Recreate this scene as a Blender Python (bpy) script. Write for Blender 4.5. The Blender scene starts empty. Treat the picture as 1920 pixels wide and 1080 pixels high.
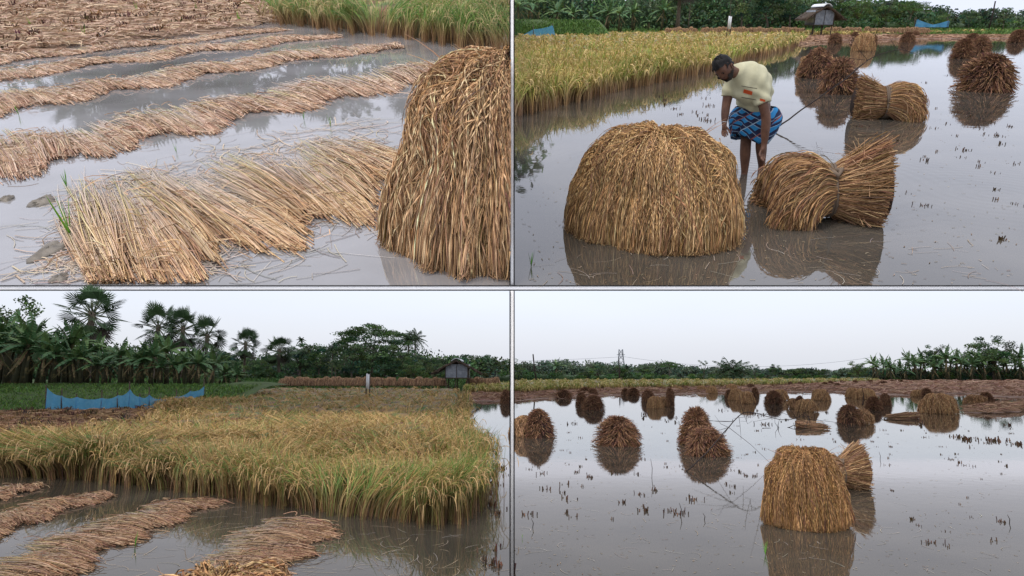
import bpy, math, numpy as np
from mathutils import Vector, Matrix
PI = math.pi
scene = bpy.context.scene
col = scene.collection

# ------------------------------------------------------------------ camera
F = 1250.0                                  # focal length in pixels of the 1920-wide picture
HORIZON = 699.0                             # where the lower fields' horizon lies
CAM = Vector((0, 0, 1.6))
pitch = math.atan((HORIZON - 540) / F)
cd = bpy.data.cameras.new('camera'); cam = bpy.data.objects.new('camera', cd); col.objects.link(cam)
cd.sensor_width = 36; cd.lens = 36 * F / 1920; cd.clip_start = 0.05; cd.clip_end = 20000
cam.location = CAM; cam.rotation_euler = (PI / 2 + pitch, 0, 0)
scene.camera = cam
FWD = Vector((0, math.cos(pitch), math.sin(pitch))); UP = Vector((0, -math.sin(pitch), math.cos(pitch))); RT = Vector((1, 0, 0))

# ------------------------------------------------------------------ world, sun, exposure
SUN_EL, SUN_AZ = math.radians(52), math.radians(205)
w = bpy.data.worlds.new('World'); scene.world = w; w.use_nodes = True
nt = w.node_tree; nt.nodes.clear()
N = nt.nodes.new; L = nt.links.new
out = N('ShaderNodeOutputWorld'); bg1 = N('ShaderNodeBackground'); bg2 = N('ShaderNodeBackground'); add = N('ShaderNodeAddShader')
sky = N('ShaderNodeTexSky'); sky.sky_type = 'NISHITA'; sky.sun_disc = False; sky.sun_elevation = SUN_EL; sky.sun_rotation = SUN_AZ
sky.dust_density = 4; sky.air_density = 1
bg1.inputs[1].default_value = 0.05; L(sky.outputs[0], bg1.inputs[0])
tc = N('ShaderNodeTexCoord'); sp = N('ShaderNodeSeparateXYZ'); L(tc.outputs['Generated'], sp.inputs[0])
ramp = N('ShaderNodeValToRGB'); mr = N('ShaderNodeMapRange')
mr.inputs['From Min'].default_value = -0.25; mr.inputs['From Max'].default_value = 0.75
nz = N('ShaderNodeTexNoise'); nz.inputs['Scale'].default_value = 1.6; nz.inputs['Detail'].default_value = 3
mp = N('ShaderNodeMapping'); mp.inputs['Scale'].default_value = (1, 1, 4); L(tc.outputs['Generated'], mp.inputs[0]); L(mp.outputs[0], nz.inputs['Vector'])
ma = N('ShaderNodeMath'); ma.operation = 'MULTIPLY_ADD'; ma.inputs[1].default_value = 0.34; ma.inputs[2].default_value = -0.17
L(nz.outputs[0], ma.inputs[0]); ad = N('ShaderNodeMath'); ad.operation = 'ADD'; L(sp.outputs[2], ad.inputs[0]); L(ma.outputs[0], ad.inputs[1])
L(ad.outputs[0], mr.inputs[0]); L(mr.outputs[0], ramp.inputs[0])
e = ramp.color_ramp.elements; e[0].position = 0.2; e[0].color = (0.66, 0.68, 0.73, 1); e[1].position = 1; e[1].color = (0.72, 0.73, 0.81, 1)
k = e.new(0.34); k.color = (0.66, 0.68, 0.76, 1)
k = e.new(0.55); k.color = (0.73, 0.75, 0.83, 1)
L(ramp.outputs[0], bg2.inputs[0]); bg2.inputs[1].default_value = 0.88
L(bg1.outputs[0], add.inputs[0]); L(bg2.outputs[0], add.inputs[1]); L(add.outputs[0], out.inputs[0])
sd = bpy.data.lights.new('sun', 'SUN'); sd.energy = 0.8; sd.angle = math.radians(14); sd.color = (1, 0.95, 0.87)
so = bpy.data.objects.new('sun', sd); col.objects.link(so)
sdir = Vector((math.sin(SUN_AZ) * math.cos(SUN_EL), math.cos(SUN_AZ) * math.cos(SUN_EL), math.sin(SUN_EL)))
so.rotation_euler = sdir.to_track_quat('Z', 'Y').to_euler()
scene.view_settings.view_transform = 'Standard'; scene.view_settings.look = 'None'
scene.view_settings.exposure = 0.3; scene.view_settings.gamma = 1
scene.cycles.max_bounces = 5; scene.cycles.diffuse_bounces = 2; scene.cycles.glossy_bounces = 3
scene.cycles.transparent_max_bounces = 8; scene.cycles.volume_bounces = 0
scene.cycles.use_denoising = True

# ------------------------------------------------------------------ the three pieces of land
class World:
    """A flat piece of land: its horizon row in the picture, the eye height over it, its size and tilt."""
    def __init__(s, yh, H, R=1.0):
        s.yh, s.H, s.R = yh, H, R
        v = (540 - yh) / F
        s.ey = (FWD + UP * v).normalized(); s.n = RT.cross(s.ey).normalized()
        o = CAM - s.n * (H * R)
        s.rot = Matrix((RT, s.ey, s.n)).transposed()
        s.M = Matrix.Translation(o) @ s.rot.to_4x4() @ Matrix.Scale(R, 4)
        s.f = s.rot.transposed() @ FWD; s.u = s.rot.transposed() @ UP
    def ray(s, x, y): return s.f + Vector((1, 0, 0)) * ((x - 960) / F) + s.u * ((540 - y) / F)
    def pix(s, x, y, z=0.0):
        r = s.ray(x, y); t = (z - s.H) / r.z
        return Vector((0, 0, s.H)) + r * t
    def pixs(s, xy, z=0.0):
        xy = np.asarray(xy, float); f, u = np.array(s.f), np.array(s.u)
        r = f[None] + np.array([[1, 0, 0]]) * ((xy[:, :1] - 960) / F) + u[None] * ((540 - xy[:, 1:2]) / F)
        t = (z - s.H) / r[:, 2:3]
        return np.array([0, 0, s.H]) + r * t
    def at(s, x, yl, z=0.0):
        t = yl * s.f.y + (z - s.H) * s.f.z
        return Vector(((x - 960) / F * t, yl, z))
    def ztop(s, yl, ypx):
        r = s.ray(960, ypx); return s.H + yl / r.y * r.z
    def scale(s, p):
        """pixels per metre at a local point"""
        return F / (p[1] * s.f.y + (p[2] - s.H) * s.f.z)
WL = World(HORIZON, 1.6)
RS = 24.0
WR = World(42, 1.6, RS)
p = WR.M @ WR.pix(1440, 536); DEDGE = (p - CAM).dot(FWD)
WT = World(-110, 1.5, 1.0)
q = WT.M @ WT.pix(480, 536); WT = World(-110, 1.5, DEDGE / (q - CAM).dot(FWD))

# ------------------------------------------------------------------ materials
def mat(name, color=(0.5, 0.5, 0.5), rough=0.85, attr=False, noise=None, bump=None, spec=0.25, alpha=1.0, metal=0.0, ior=None, coat=0):
    m = bpy.data.materials.new(name); m.use_nodes = True; t = m.node_tree; b = t.nodes['Principled BSDF']
    b.inputs['Roughness'].default_value = rough; b.inputs['Specular IOR Level'].default_value = spec
    b.inputs['Base Color'].default_value = (*color, 1); b.inputs['Alpha'].default_value = alpha; b.inputs['Metallic'].default_value = metal
    if ior: b.inputs['IOR'].default_value = ior
    src = None
    if attr:
        a = t.nodes.new('ShaderNodeAttribute'); a.attribute_name = 'Col'; src = a.outputs['Color']
    if noise or bump:
        c = t.nodes.new('ShaderNodeTexCoord')
    if noise:
        sc, c2, lo, hi = noise
        n = t.nodes.new('ShaderNodeTexNoise'); n.inputs['Scale'].default_value = sc; n.inputs['Detail'].default_value = 6; n.inputs['Roughness'].default_value = 0.65
        t.links.new(c.outputs['Object'], n.inputs['Vector'])
        r = t.nodes.new('ShaderNodeMapRange'); r.inputs['From Min'].default_value = lo; r.inputs['From Max'].default_value = hi
        t.links.new(n.outputs[0], r.inputs[0])
        mx = t.nodes.new('ShaderNodeMix'); mx.data_type = 'RGBA'
        if src: t.links.new(src, mx.inputs[6])
        else: mx.inputs[6].default_value = (*color, 1)
        mx.inputs[7].default_value = (*c2, 1); t.links.new(r.outputs[0], mx.inputs[0]); src = mx.outputs[2]
    if src: t.links.new(src, b.inputs['Base Color'])
    if bump:
        sc, st, di = bump
        n = t.nodes.new('ShaderNodeTexNoise'); n.inputs['Scale'].default_value = sc; n.inputs['Detail'].default_value = 5
        t.links.new(c.outputs['Object'], n.inputs['Vector'])
        bu = t.nodes.new('ShaderNodeBump'); bu.inputs['Strength'].default_value = st; bu.inputs['Distance'].default_value = di
        t.links.new(n.outputs[0], bu.inputs['Height']); t.links.new(bu.outputs[0], b.inputs['Normal'])
    return m
M_STRAW = mat('straw', attr=True, rough=0.8, spec=0.2)
M_LEAF = mat('leaf', attr=True, rough=0.6, spec=0.3)
M_BARK = mat('bark', (0.10, 0.08, 0.06), noise=(6, (0.17, 0.14, 0.11), 0.4, 0.65))
M_BSTEM = mat('banana_stem', (0.05, 0.052, 0.028), noise=(1.5, (0.20, 0.16, 0.07), 0.5, 0.62))
M_MUD = mat('mud', (0.30, 0.205, 0.16), noise=(1.3, (0.16, 0.10, 0.075), 0.42, 0.68), bump=(14, 0.8, 0.05))
M_STUB = mat('stubble_soil', (0.46, 0.33, 0.24), noise=(2.2, (0.26, 0.17, 0.12), 0.45, 0.66), bump=(9, 0.8, 0.8))
M_EARTH = mat('earth', (0.12, 0.10, 0.07), noise=(0.5, (0.08, 0.10, 0.04), 0.4, 0.6))
M_GRASSG = mat('grassy_soil', (0.07, 0.12, 0.03), noise=(2, (0.05, 0.08, 0.025), 0.4, 0.6))
M_CLOD = mat('wet_mud', (0.14, 0.125, 0.105), rough=0.6, noise=(14, (0.24, 0.21, 0.17), 0.4, 0.6), bump=(40, 1.0, 0.02), spec=0.5)
M_WHITE = mat('white_paint', (0.95, 0.95, 0.95), rough=0.7)
M_UNDER = mat('white_render', (0.92, 0.92, 0.95), rough=0.9)
M_BLACK = mat('black_trim', (0.004, 0.004, 0.004), rough=0.8, spec=0.1)
M_WOOD = mat('weathered_wood', (0.06, 0.045, 0.035), noise=(9, (0.11, 0.085, 0.065), 0.4, 0.6))
M_TWIG = mat('twig_bark', (0.035, 0.025, 0.022), rough=0.8)
M_TIN = mat('corrugated_tin', (0.20, 0.225, 0.26), rough=0.45, metal=0.35, noise=(3, (0.29, 0.32, 0.36), 0.45, 0.6))
M_NET = mat('blue_net', (0.10, 0.42, 0.78), rough=0.7, alpha=0.6, noise=(6, (0.16, 0.50, 0.85), 0.4, 0.7))
M_STEEL = mat('steel', (0.20, 0.22, 0.24), rough=0.5)
M_SHEET = mat('pale_sheet', (0.75, 0.78, 0.82), rough=0.5)

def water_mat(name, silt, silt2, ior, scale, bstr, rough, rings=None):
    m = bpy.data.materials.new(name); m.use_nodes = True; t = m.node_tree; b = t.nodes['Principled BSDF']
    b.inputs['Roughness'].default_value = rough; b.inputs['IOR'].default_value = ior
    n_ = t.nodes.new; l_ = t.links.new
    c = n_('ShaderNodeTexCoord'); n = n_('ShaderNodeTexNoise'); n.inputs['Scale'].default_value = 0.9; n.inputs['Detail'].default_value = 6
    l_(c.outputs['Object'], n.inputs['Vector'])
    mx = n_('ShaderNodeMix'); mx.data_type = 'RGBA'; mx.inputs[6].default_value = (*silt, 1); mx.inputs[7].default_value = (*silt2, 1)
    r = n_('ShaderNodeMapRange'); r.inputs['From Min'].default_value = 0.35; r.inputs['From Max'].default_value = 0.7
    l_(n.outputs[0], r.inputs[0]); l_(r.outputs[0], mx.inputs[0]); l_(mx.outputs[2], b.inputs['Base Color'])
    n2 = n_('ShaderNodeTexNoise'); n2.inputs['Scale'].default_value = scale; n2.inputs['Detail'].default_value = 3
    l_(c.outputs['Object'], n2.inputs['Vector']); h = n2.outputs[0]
    if rings:
        for (cx, cy, rr, amp) in rings:
            s = n_('ShaderNodeVectorMath'); s.operation = 'DISTANCE'; s.inputs[1].default_value = (cx, cy, 0)
            l_(c.outputs['Object'], s.inputs[0])
            sn = n_('ShaderNodeMath'); sn.operation = 'MULTIPLY'; sn.inputs[1].default_value = 42; l_(s.outputs['Value'], sn.inputs[0])
            si = n_('ShaderNodeMath'); si.operation = 'SINE'; l_(sn.outputs[0], si.inputs[0])
            fa = n_('ShaderNodeMapRange'); fa.inputs['From Min'].default_value = 0.1; fa.inputs['From Max'].default_value = rr
            fa.inputs['To Min'].default_value = amp; fa.inputs['To Max'].default_value = 0; l_(s.outputs['Value'], fa.inputs[0])
            mu = n_('ShaderNodeMath'); mu.operation = 'MULTIPLY'; l_(si.outputs[0], mu.inputs[0]); l_(fa.outputs[0], mu.inputs[1])
            a = n_('ShaderNodeMath'); a.operation = 'ADD'; l_(h, a.inputs[0]); l_(mu.outputs[0], a.inputs[1]); h = a.outputs[0]
    bu = n_('ShaderNodeBump'); bu.inputs['Strength'].default_value = 1.0; bu.inputs['Distance'].default_value = bstr
    l_(h, bu.inputs['Height']); l_(bu.outputs[0], b.inputs['Normal'])
    return m

# ------------------------------------------------------------------ mesh helpers
class MB:
    def __init__(s): s.v, s.c, s.q, s.mi, s.n = [], [], [], [], 0
    def add(s, v, f, c=(0.5, 0.5, 0.5), mi=0):
        v = np.asarray(v, float).reshape(-1, 3); f = np.asarray(f, int)
        c = np.broadcast_to(np.asarray(c, float), v.shape)
        if len(f): s.q.append(f + s.n); s.mi.append(np.full(len(f), mi))
        s.v.append(v); s.c.append(c); s.n += len(v)
    def box(s, lo, hi, c=(0.5,) * 3, mi=0, xf=None):
        x0, y0, z0 = lo; x1, y1, z1 = hi
        v = np.array([(x0, y0, z0), (x1, y0, z0), (x1, y1, z0), (x0, y1, z0), (x0, y0, z1), (x1, y0, z1), (x1, y1, z1), (x0, y1, z1)], float)
        if xf is not None: v = np.array([xf @ Vector(p) for p in v])
        s.add(v, [(0, 3, 2, 1), (4, 5, 6, 7), (0, 1, 5, 4), (1, 2, 6, 5), (2, 3, 7, 6), (3, 0, 4, 7)], c, mi)
    def tube(s, pts, radii, n=7, c=(0.5,) * 3, mi=0):
        P = np.asarray(pts, float); K = len(P); r = np.broadcast_to(np.asarray(radii, float), (K,))
        T = np.gradient(P, axis=0); T /= np.linalg.norm(T, axis=1)[:, None] + 1e-9
        ref = np.array([0.31, 0.87, 0.12]) if abs(T[0, 2]) > 0.8 else np.array([0, 0, 1.0])
        A = np.cross(T, ref); A /= np.linalg.norm(A, axis=1)[:, None] + 1e-9; B = np.cross(T, A)
        a = np.linspace(0, 2 * PI, n, endpoint=False)
        V = P[:, None] + r[:, None, None] * (A[:, None] * np.cos(a)[None, :, None] + B[:, None] * np.sin(a)[None, :, None])
        i = np.arange(K - 1)[:, None] * n; j = np.arange(n)[None]; j2 = (j + 1) % n
        f = np.stack([i + j, i + j2, i + n + j2, i + n + j], -1).reshape(-1, 4)
        nv = K * n
        ends = np.array([P[0], P[-1]]); V = np.concatenate([V.reshape(-1, 3), ends])
        jj = np.arange(n); cap0 = np.stack([np.full(n, nv), (jj + 1) % n, jj, jj], -1)[:, [0, 1, 2]]
        s.add(V, f, c, mi)
        s._tris(V.shape[0], np.concatenate([cap0, np.stack([np.full(n, nv + 1), (K - 1) * n + jj, (K - 1) * n + (jj + 1) % n], -1)]), mi)
    def _tris(s, nv, t, mi):
        s.q.append(t + (s.n - nv)); s.mi.append(np.full(len(t), mi))
    def strands(s, P, Wd, C, rng, sides=2, mi=0, ref=None):
        """P (N,K,3) points, Wd (N,K) widths, C (N,K,3) or (N,3) colours"""
        P = np.asarray(P, float); n, K = P.shape[:2]
        Wd = np.broadcast_to(Wd, (n, K)); C = np.asarray(C, float)
        if C.ndim == 1: C = np.broadcast_to(C, (n, K, 3))
        if C.ndim == 2: C = np.broadcast_to(C[:, None], (n, K, 3))
        T = np.gradient(P, axis=1); T /= np.linalg.norm(T, axis=2, keepdims=True) + 1e-9
        if ref is None: ref = rng.normal(size=(n, 1, 3))
        A = np.cross(T, ref); A /= np.linalg.norm(A, axis=2, keepdims=True) + 1e-9
        if sides == 2:
            V = np.stack([P - A * Wd[..., None] / 2, P + A * Wd[..., None] / 2], 2); m = 2
        else:
            B = np.cross(T, A); an = np.arange(sides) * 2 * PI / sides; m = sides
            V = P[:, :, None] + Wd[..., None, None] / 2 * (A[:, :, None] * np.cos(an)[:, None] + B[:, :, None] * np.sin(an)[:, None])
        CC = np.repeat(C[:, :, None], m, 2)
        base = (np.arange(n) * K * m)[:, None, None] + (np.arange(K - 1) * m)[None, :, None]
        if m == 2: f = np.stack([base + 0, base + 1, base + 3, base + 2], -1).reshape(-1, 4)
        else:
            j = np.arange(m)[None, None]; j2 = (j + 1) % m
            f = np.stack([base + j, base + j2, base + m + j2, base + m + j], -1).reshape(-1, 4)
        s.add(V.reshape(-1, 3), f, CC.reshape(-1, 3), mi)
    def leaves(s, P, size, C, rng, mi=0, aspect=0.5, flat=0.3):
        """small leaf quads (kites) scattered at P"""
        P = np.asarray(P, float); n = len(P); size = np.broadcast_to(size, (n,))
        a = rng.normal(size=(n, 3)); a /= np.linalg.norm(a, axis=1)[:, None]
        b = rng.normal(size=(n, 3)); b[:, 2] *= flat; b = np.cross(a, b); b /= np.linalg.norm(b, axis=1)[:, None] + 1e-9
        a = a * size[:, None]; b = b * size[:, None] * aspect
        V = np.stack([P - a / 2, P + b / 2, P + a / 2, P - b / 2], 1)
        s.add(V.reshape(-1, 3), np.arange(n * 4).reshape(n, 4), np.repeat(np.broadcast_to(C, (n, 3)), 4, 0), mi)
    def mesh(s, name, mats, smooth=False, clip=None):
        V = np.concatenate(s.v); C = np.concatenate(s.c)
        qs = [f for f in s.q]; mis = s.mi
        if clip is not None:
            ok = clip(V); nq, nm = [], []
            for f, m in zip(qs, mis):
                k = ok[f].all(1); nq.append(f[k]); nm.append(m[k])
            qs, mis = nq, nm
        me = bpy.data.meshes.new(name)
        loops = np.concatenate([f.ravel() for f in qs]); sizes = np.concatenate([np.full(len(f), f.shape[1]) for f in qs])
        starts = np.concatenate([[0], np.cumsum(sizes)[:-1]])
        me.vertices.add(len(V)); me.vertices.foreach_set('co', V.ravel().astype(np.float32))
        me.loops.add(len(loops)); me.loops.foreach_set('vertex_index', loops.astype(np.int32))
        me.polygons.add(len(sizes)); me.polygons.foreach_set('loop_start', starts.astype(np.int32)); me.polygons.foreach_set('loop_total', sizes.astype(np.int32))
        me.polygons.foreach_set('material_index', np.concatenate(mis).astype(np.int32))
        if smooth: me.polygons.foreach_set('use_smooth', np.ones(len(sizes), bool))
        a = me.color_attributes.new('Col', 'FLOAT_COLOR', 'POINT')
        a.data.foreach_set('color', np.concatenate([np.clip(C, 0, 1), np.ones((len(C), 1))], 1).ravel().astype(np.float32))
        for m in (mats if isinstance(mats, (list, tuple)) else [mats]): me.materials.append(m)
        me.update(calc_edges=True); me.validate()
        return me
def obj(name, data, parent=None, M=None):
    o = bpy.data.objects.new(name, data); col.objects.link(o)
    if parent is not None: o.parent = parent
    if M is not None: o.matrix_world = M
    return o
def tag(o, label, cat, group=None, kind=None):
    if label: o['label'] = label
    if cat: o['category'] = cat
    if group: o['group'] = group
    if kind: o['kind'] = kind
    return o
def TRS(W, loc, rz=0, s=1.0, tilt=0):
    if not isinstance(s, (tuple, list)): s = (s, s, s)
    return W.M @ Matrix.Translation(loc) @ Matrix.Rotation(tilt, 4, 'Y') @ Matrix.Rotation(rz, 4, 'Z') @ Matrix.Diagonal((*s, 1))
def thing(name, data, W, loc, label, cat, group=None, rz=0, s=1.0, tilt=0):
    return tag(obj(name, data, None, TRS(W, loc, rz, s, tilt)), label, cat, group)
def copy_thing(root, M, label=None, group=None):
    r = root.copy(); col.objects.link(r); r.matrix_world = M
    if label: r['label'] = label
    if group: r['group'] = group
    for ch in root.children:
        c = ch.copy(); col.objects.link(c); c.parent = r
        for g in ch.children:
            d = g.copy(); col.objects.link(d); d.parent = c
    return r
def structure(name, data, W=None):
    o = obj(name, data, None, W.M if W else Matrix.Identity(4)); o['kind'] = 'structure'; return o
def interp(pts, t):
    pts = np.asarray(pts, float); K = len(pts) - 1
    x = np.clip(np.asarray(t), 0, 1) * K; i = np.minimum(x.astype(int), K - 1); f = (x - i)[..., None]
    return pts[i] * (1 - f) + pts[i + 1] * f
def inpoly(P, poly):
    x, y = P[:, 0], P[:, 1]; r = np.zeros(len(P), bool); n = len(poly)
    for i in range(n):
        x1, y1 = poly[i]; x2, y2 = poly[(i + 1) % n]
        c = ((y1 > y) != (y2 > y)) & (x < (x2 - x1) * (y - y1) / ((y2 - y1) + 1e-12) + x1)
        r ^= c
    return r
def sample_poly(poly, n, rng):
    poly = np.asarray(poly, float); lo, hi = poly.min(0), poly.max(0); outp = np.zeros((0, 2))
    while len(outp) < n:
        p = lo + rng.random((n * 2, 2)) * (hi - lo); outp = np.concatenate([outp, p[inpoly(p, poly)]])
    return outp[:n]
def vnoise(x, y, seed=0):
    """smooth value noise"""
    def h(i, j):
        v = np.sin(i * 127.1 + j * 311.7 + seed * 74.7) * 43758.5453
        return v - np.floor(v)
    i, j = np.floor(x), np.floor(y); fx, fy = x - i, y - j; fx = fx * fx * (3 - 2 * fx); fy = fy * fy * (3 - 2 * fy)
    return (h(i, j) * (1 - fx) + h(i + 1, j) * fx) * (1 - fy) + (h(i, j + 1) * (1 - fx) + h(i + 1, j + 1) * fx) * fy
def jit(c, n, rng, amt=0.22):
    k = 1 + rng.normal(size=(n, 1)) * amt
    return np.clip(np.asarray(c) * k + rng.normal(size=(n, 3)) * 0.01, 0.01, 1)
def palette(cols, ws, n, rng, amt=0.2):
    i = rng.choice(len(cols), n, p=np.array(ws) / sum(ws)); return jit(np.array(cols)[i], n, rng, amt)

# ------------------------------------------------------------------ land, water, terrace
def sheet(name, x0, x1, y0, y1, z, m, W, nx=2, ny=2):
    b = MB(); xs = np.linspace(x0, x1, nx); ys = np.linspace(y0, y1, ny); X, Y = np.meshgrid(xs, ys)
    V = np.stack([X, Y, np.full_like(X, z)], -1).reshape(-1, 3)
    i = np.arange(ny - 1)[:, None] * nx + np.arange(nx - 1)[None]
    b.add(V, np.stack([i, i + 1, i + nx + 1, i + nx], -1).reshape(-1, 4))
    return structure(name, b.mesh(name, m), W)
M_WL = water_mat('paddy_water', (0.050, 0.044, 0.034), (0.085, 0.075, 0.058), 1.6, 5, 0.0006, 0.03)
sheet('ground', -220, 260, 0.5, 330, -0.06, M_EARTH, WL)
sheet('water', -70, 115, 1.0, 118, 0.0, M_WL, WL)
YT = WT.pix(480, 536).y; YR = WR.pix(1440, 536).y
man_spot = WR.pix(1397, 328); man_spot2 = WR.pix(1432, 318)
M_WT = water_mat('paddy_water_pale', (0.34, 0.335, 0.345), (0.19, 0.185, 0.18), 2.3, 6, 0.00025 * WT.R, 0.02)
M_WR = water_mat('paddy_water_rippled', (0.060, 0.054, 0.044), (0.11, 0.10, 0.085), 2.05, 4, 0.0007 * RS, 0.025,
                 rings=[(man_spot.x, man_spot.y, 2.8, 1.1), (man_spot2.x + 1.9, man_spot2.y - 1.2, 2.2, 0.3)])
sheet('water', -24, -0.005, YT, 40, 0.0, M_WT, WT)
sheet('water', 0.005, 90, YR, 145, 0.0, M_WR, WR)
def slab(W, x0, x1, y0, y1, th):
    b = MB(); b.box((x0, y0, -th), (x1, y1, -0.02)); o = structure('terrace_slab', b.mesh('terrace_slab', M_UNDER), W)
slab(WT, -24, -0.006, YT, 40, 0.024)
slab(WR, 0.006, 90, YR, 145, 0.014)
CM = Matrix.Translation(CAM) @ Matrix((RT, FWD, UP)).transposed().to_4x4()
def cbox(b, x0, x1, y0, y1, d0, d1, ref=None):
    """box whose front face, at depth d0, spans the given columns and rows"""
    k = d0 / F; b.box(((x0 - 960) * k, d0, (540 - y1) * k), ((x1 - 960) * k, d1, (540 - y0) * k), xf=CM)
def divider(name, label, white, blacks, d0, depth):
    o = tag(obj(name, None), label, 'divider')
    b = MB(); cbox(b, *white, d0, d0 + depth); obj('panel', b.mesh('panel', M_WHITE), o)
    for r in blacks:
        b = MB(); cbox(b, *r, d0 - 0.002 * d0, d0 + depth * 0.9); obj('edge_strip', b.mesh('edge_strip', M_BLACK), o)
    return o
D1 = DEDGE - 0.2
divider('retaining_beam', 'long white beam with black edging below the two upper fields', (-400, 2320, 536, 545), [(-400, 2320, 534.8, 536.3), (-400, 2320, 543.8, 545.3)], D1, 1.2)
divider('partition_wall', 'white upright partition with black edging between the two upper fields', (957, 963.4, -60, 536), [(955.2, 956.9, -60, 534.5), (963.6, 965.1, -60, 534.5)], D1 + 0.05, 100)
divider('divider_post', 'slim white post with black edges standing in the water between the two lower fields', (957, 963.4, 545.6, 1110), [(955.2, 956.9, 545.6, 1110), (963.6, 965.1, 545.6, 1110)], 5.15, 0.05)

# added glowing sky sheet over the two lower fields, lights them and their water
m = bpy.data.materials.new('sky_glow_sheet'); m.use_nodes = True; t = m.node_tree; t.nodes.clear()
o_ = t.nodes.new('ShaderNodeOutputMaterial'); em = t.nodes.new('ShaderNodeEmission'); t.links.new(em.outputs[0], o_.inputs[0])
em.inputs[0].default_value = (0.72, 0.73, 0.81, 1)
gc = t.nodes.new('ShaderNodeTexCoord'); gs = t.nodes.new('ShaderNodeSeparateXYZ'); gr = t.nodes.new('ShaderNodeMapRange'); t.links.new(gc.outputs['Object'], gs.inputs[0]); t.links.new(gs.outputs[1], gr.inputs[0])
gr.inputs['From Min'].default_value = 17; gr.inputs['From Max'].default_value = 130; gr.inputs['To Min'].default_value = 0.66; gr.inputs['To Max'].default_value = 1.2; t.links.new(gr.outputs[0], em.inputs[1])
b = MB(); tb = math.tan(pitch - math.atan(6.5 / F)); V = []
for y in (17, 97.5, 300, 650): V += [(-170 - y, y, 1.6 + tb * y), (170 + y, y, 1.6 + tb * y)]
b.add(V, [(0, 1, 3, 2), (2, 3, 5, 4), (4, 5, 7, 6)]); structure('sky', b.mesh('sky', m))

# ------------------------------------------------------------------ sheaf stacks
GRAIN = [(0.52, 0.315, 0.15), (0.43, 0.24, 0.115), (0.62, 0.41, 0.21), (0.28, 0.15, 0.08)]
DARK = [(0.22, 0.115, 0.07), (0.34, 0.185, 0.105), (0.12, 0.062, 0.04), (0.48, 0.29, 0.16)]
def slump(a, z, seed): return 1 + .05 * np.sin(2 * a + seed) + .035 * np.sin(3 * a + 2 * seed + 4 * z) + .02 * np.sin(7 * a + seed * 5)
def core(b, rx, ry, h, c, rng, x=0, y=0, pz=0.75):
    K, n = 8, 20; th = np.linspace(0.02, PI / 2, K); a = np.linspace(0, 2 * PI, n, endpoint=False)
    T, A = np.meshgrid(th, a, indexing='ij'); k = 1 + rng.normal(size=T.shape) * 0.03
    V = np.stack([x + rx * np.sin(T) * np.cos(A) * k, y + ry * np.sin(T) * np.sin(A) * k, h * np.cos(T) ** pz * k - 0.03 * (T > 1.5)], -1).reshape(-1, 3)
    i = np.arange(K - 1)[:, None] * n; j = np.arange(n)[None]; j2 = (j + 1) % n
    b.add(V, np.stack([i + j, i + n + j, i + n + j2, i + j2], -1).reshape(-1, 4), c)
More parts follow.
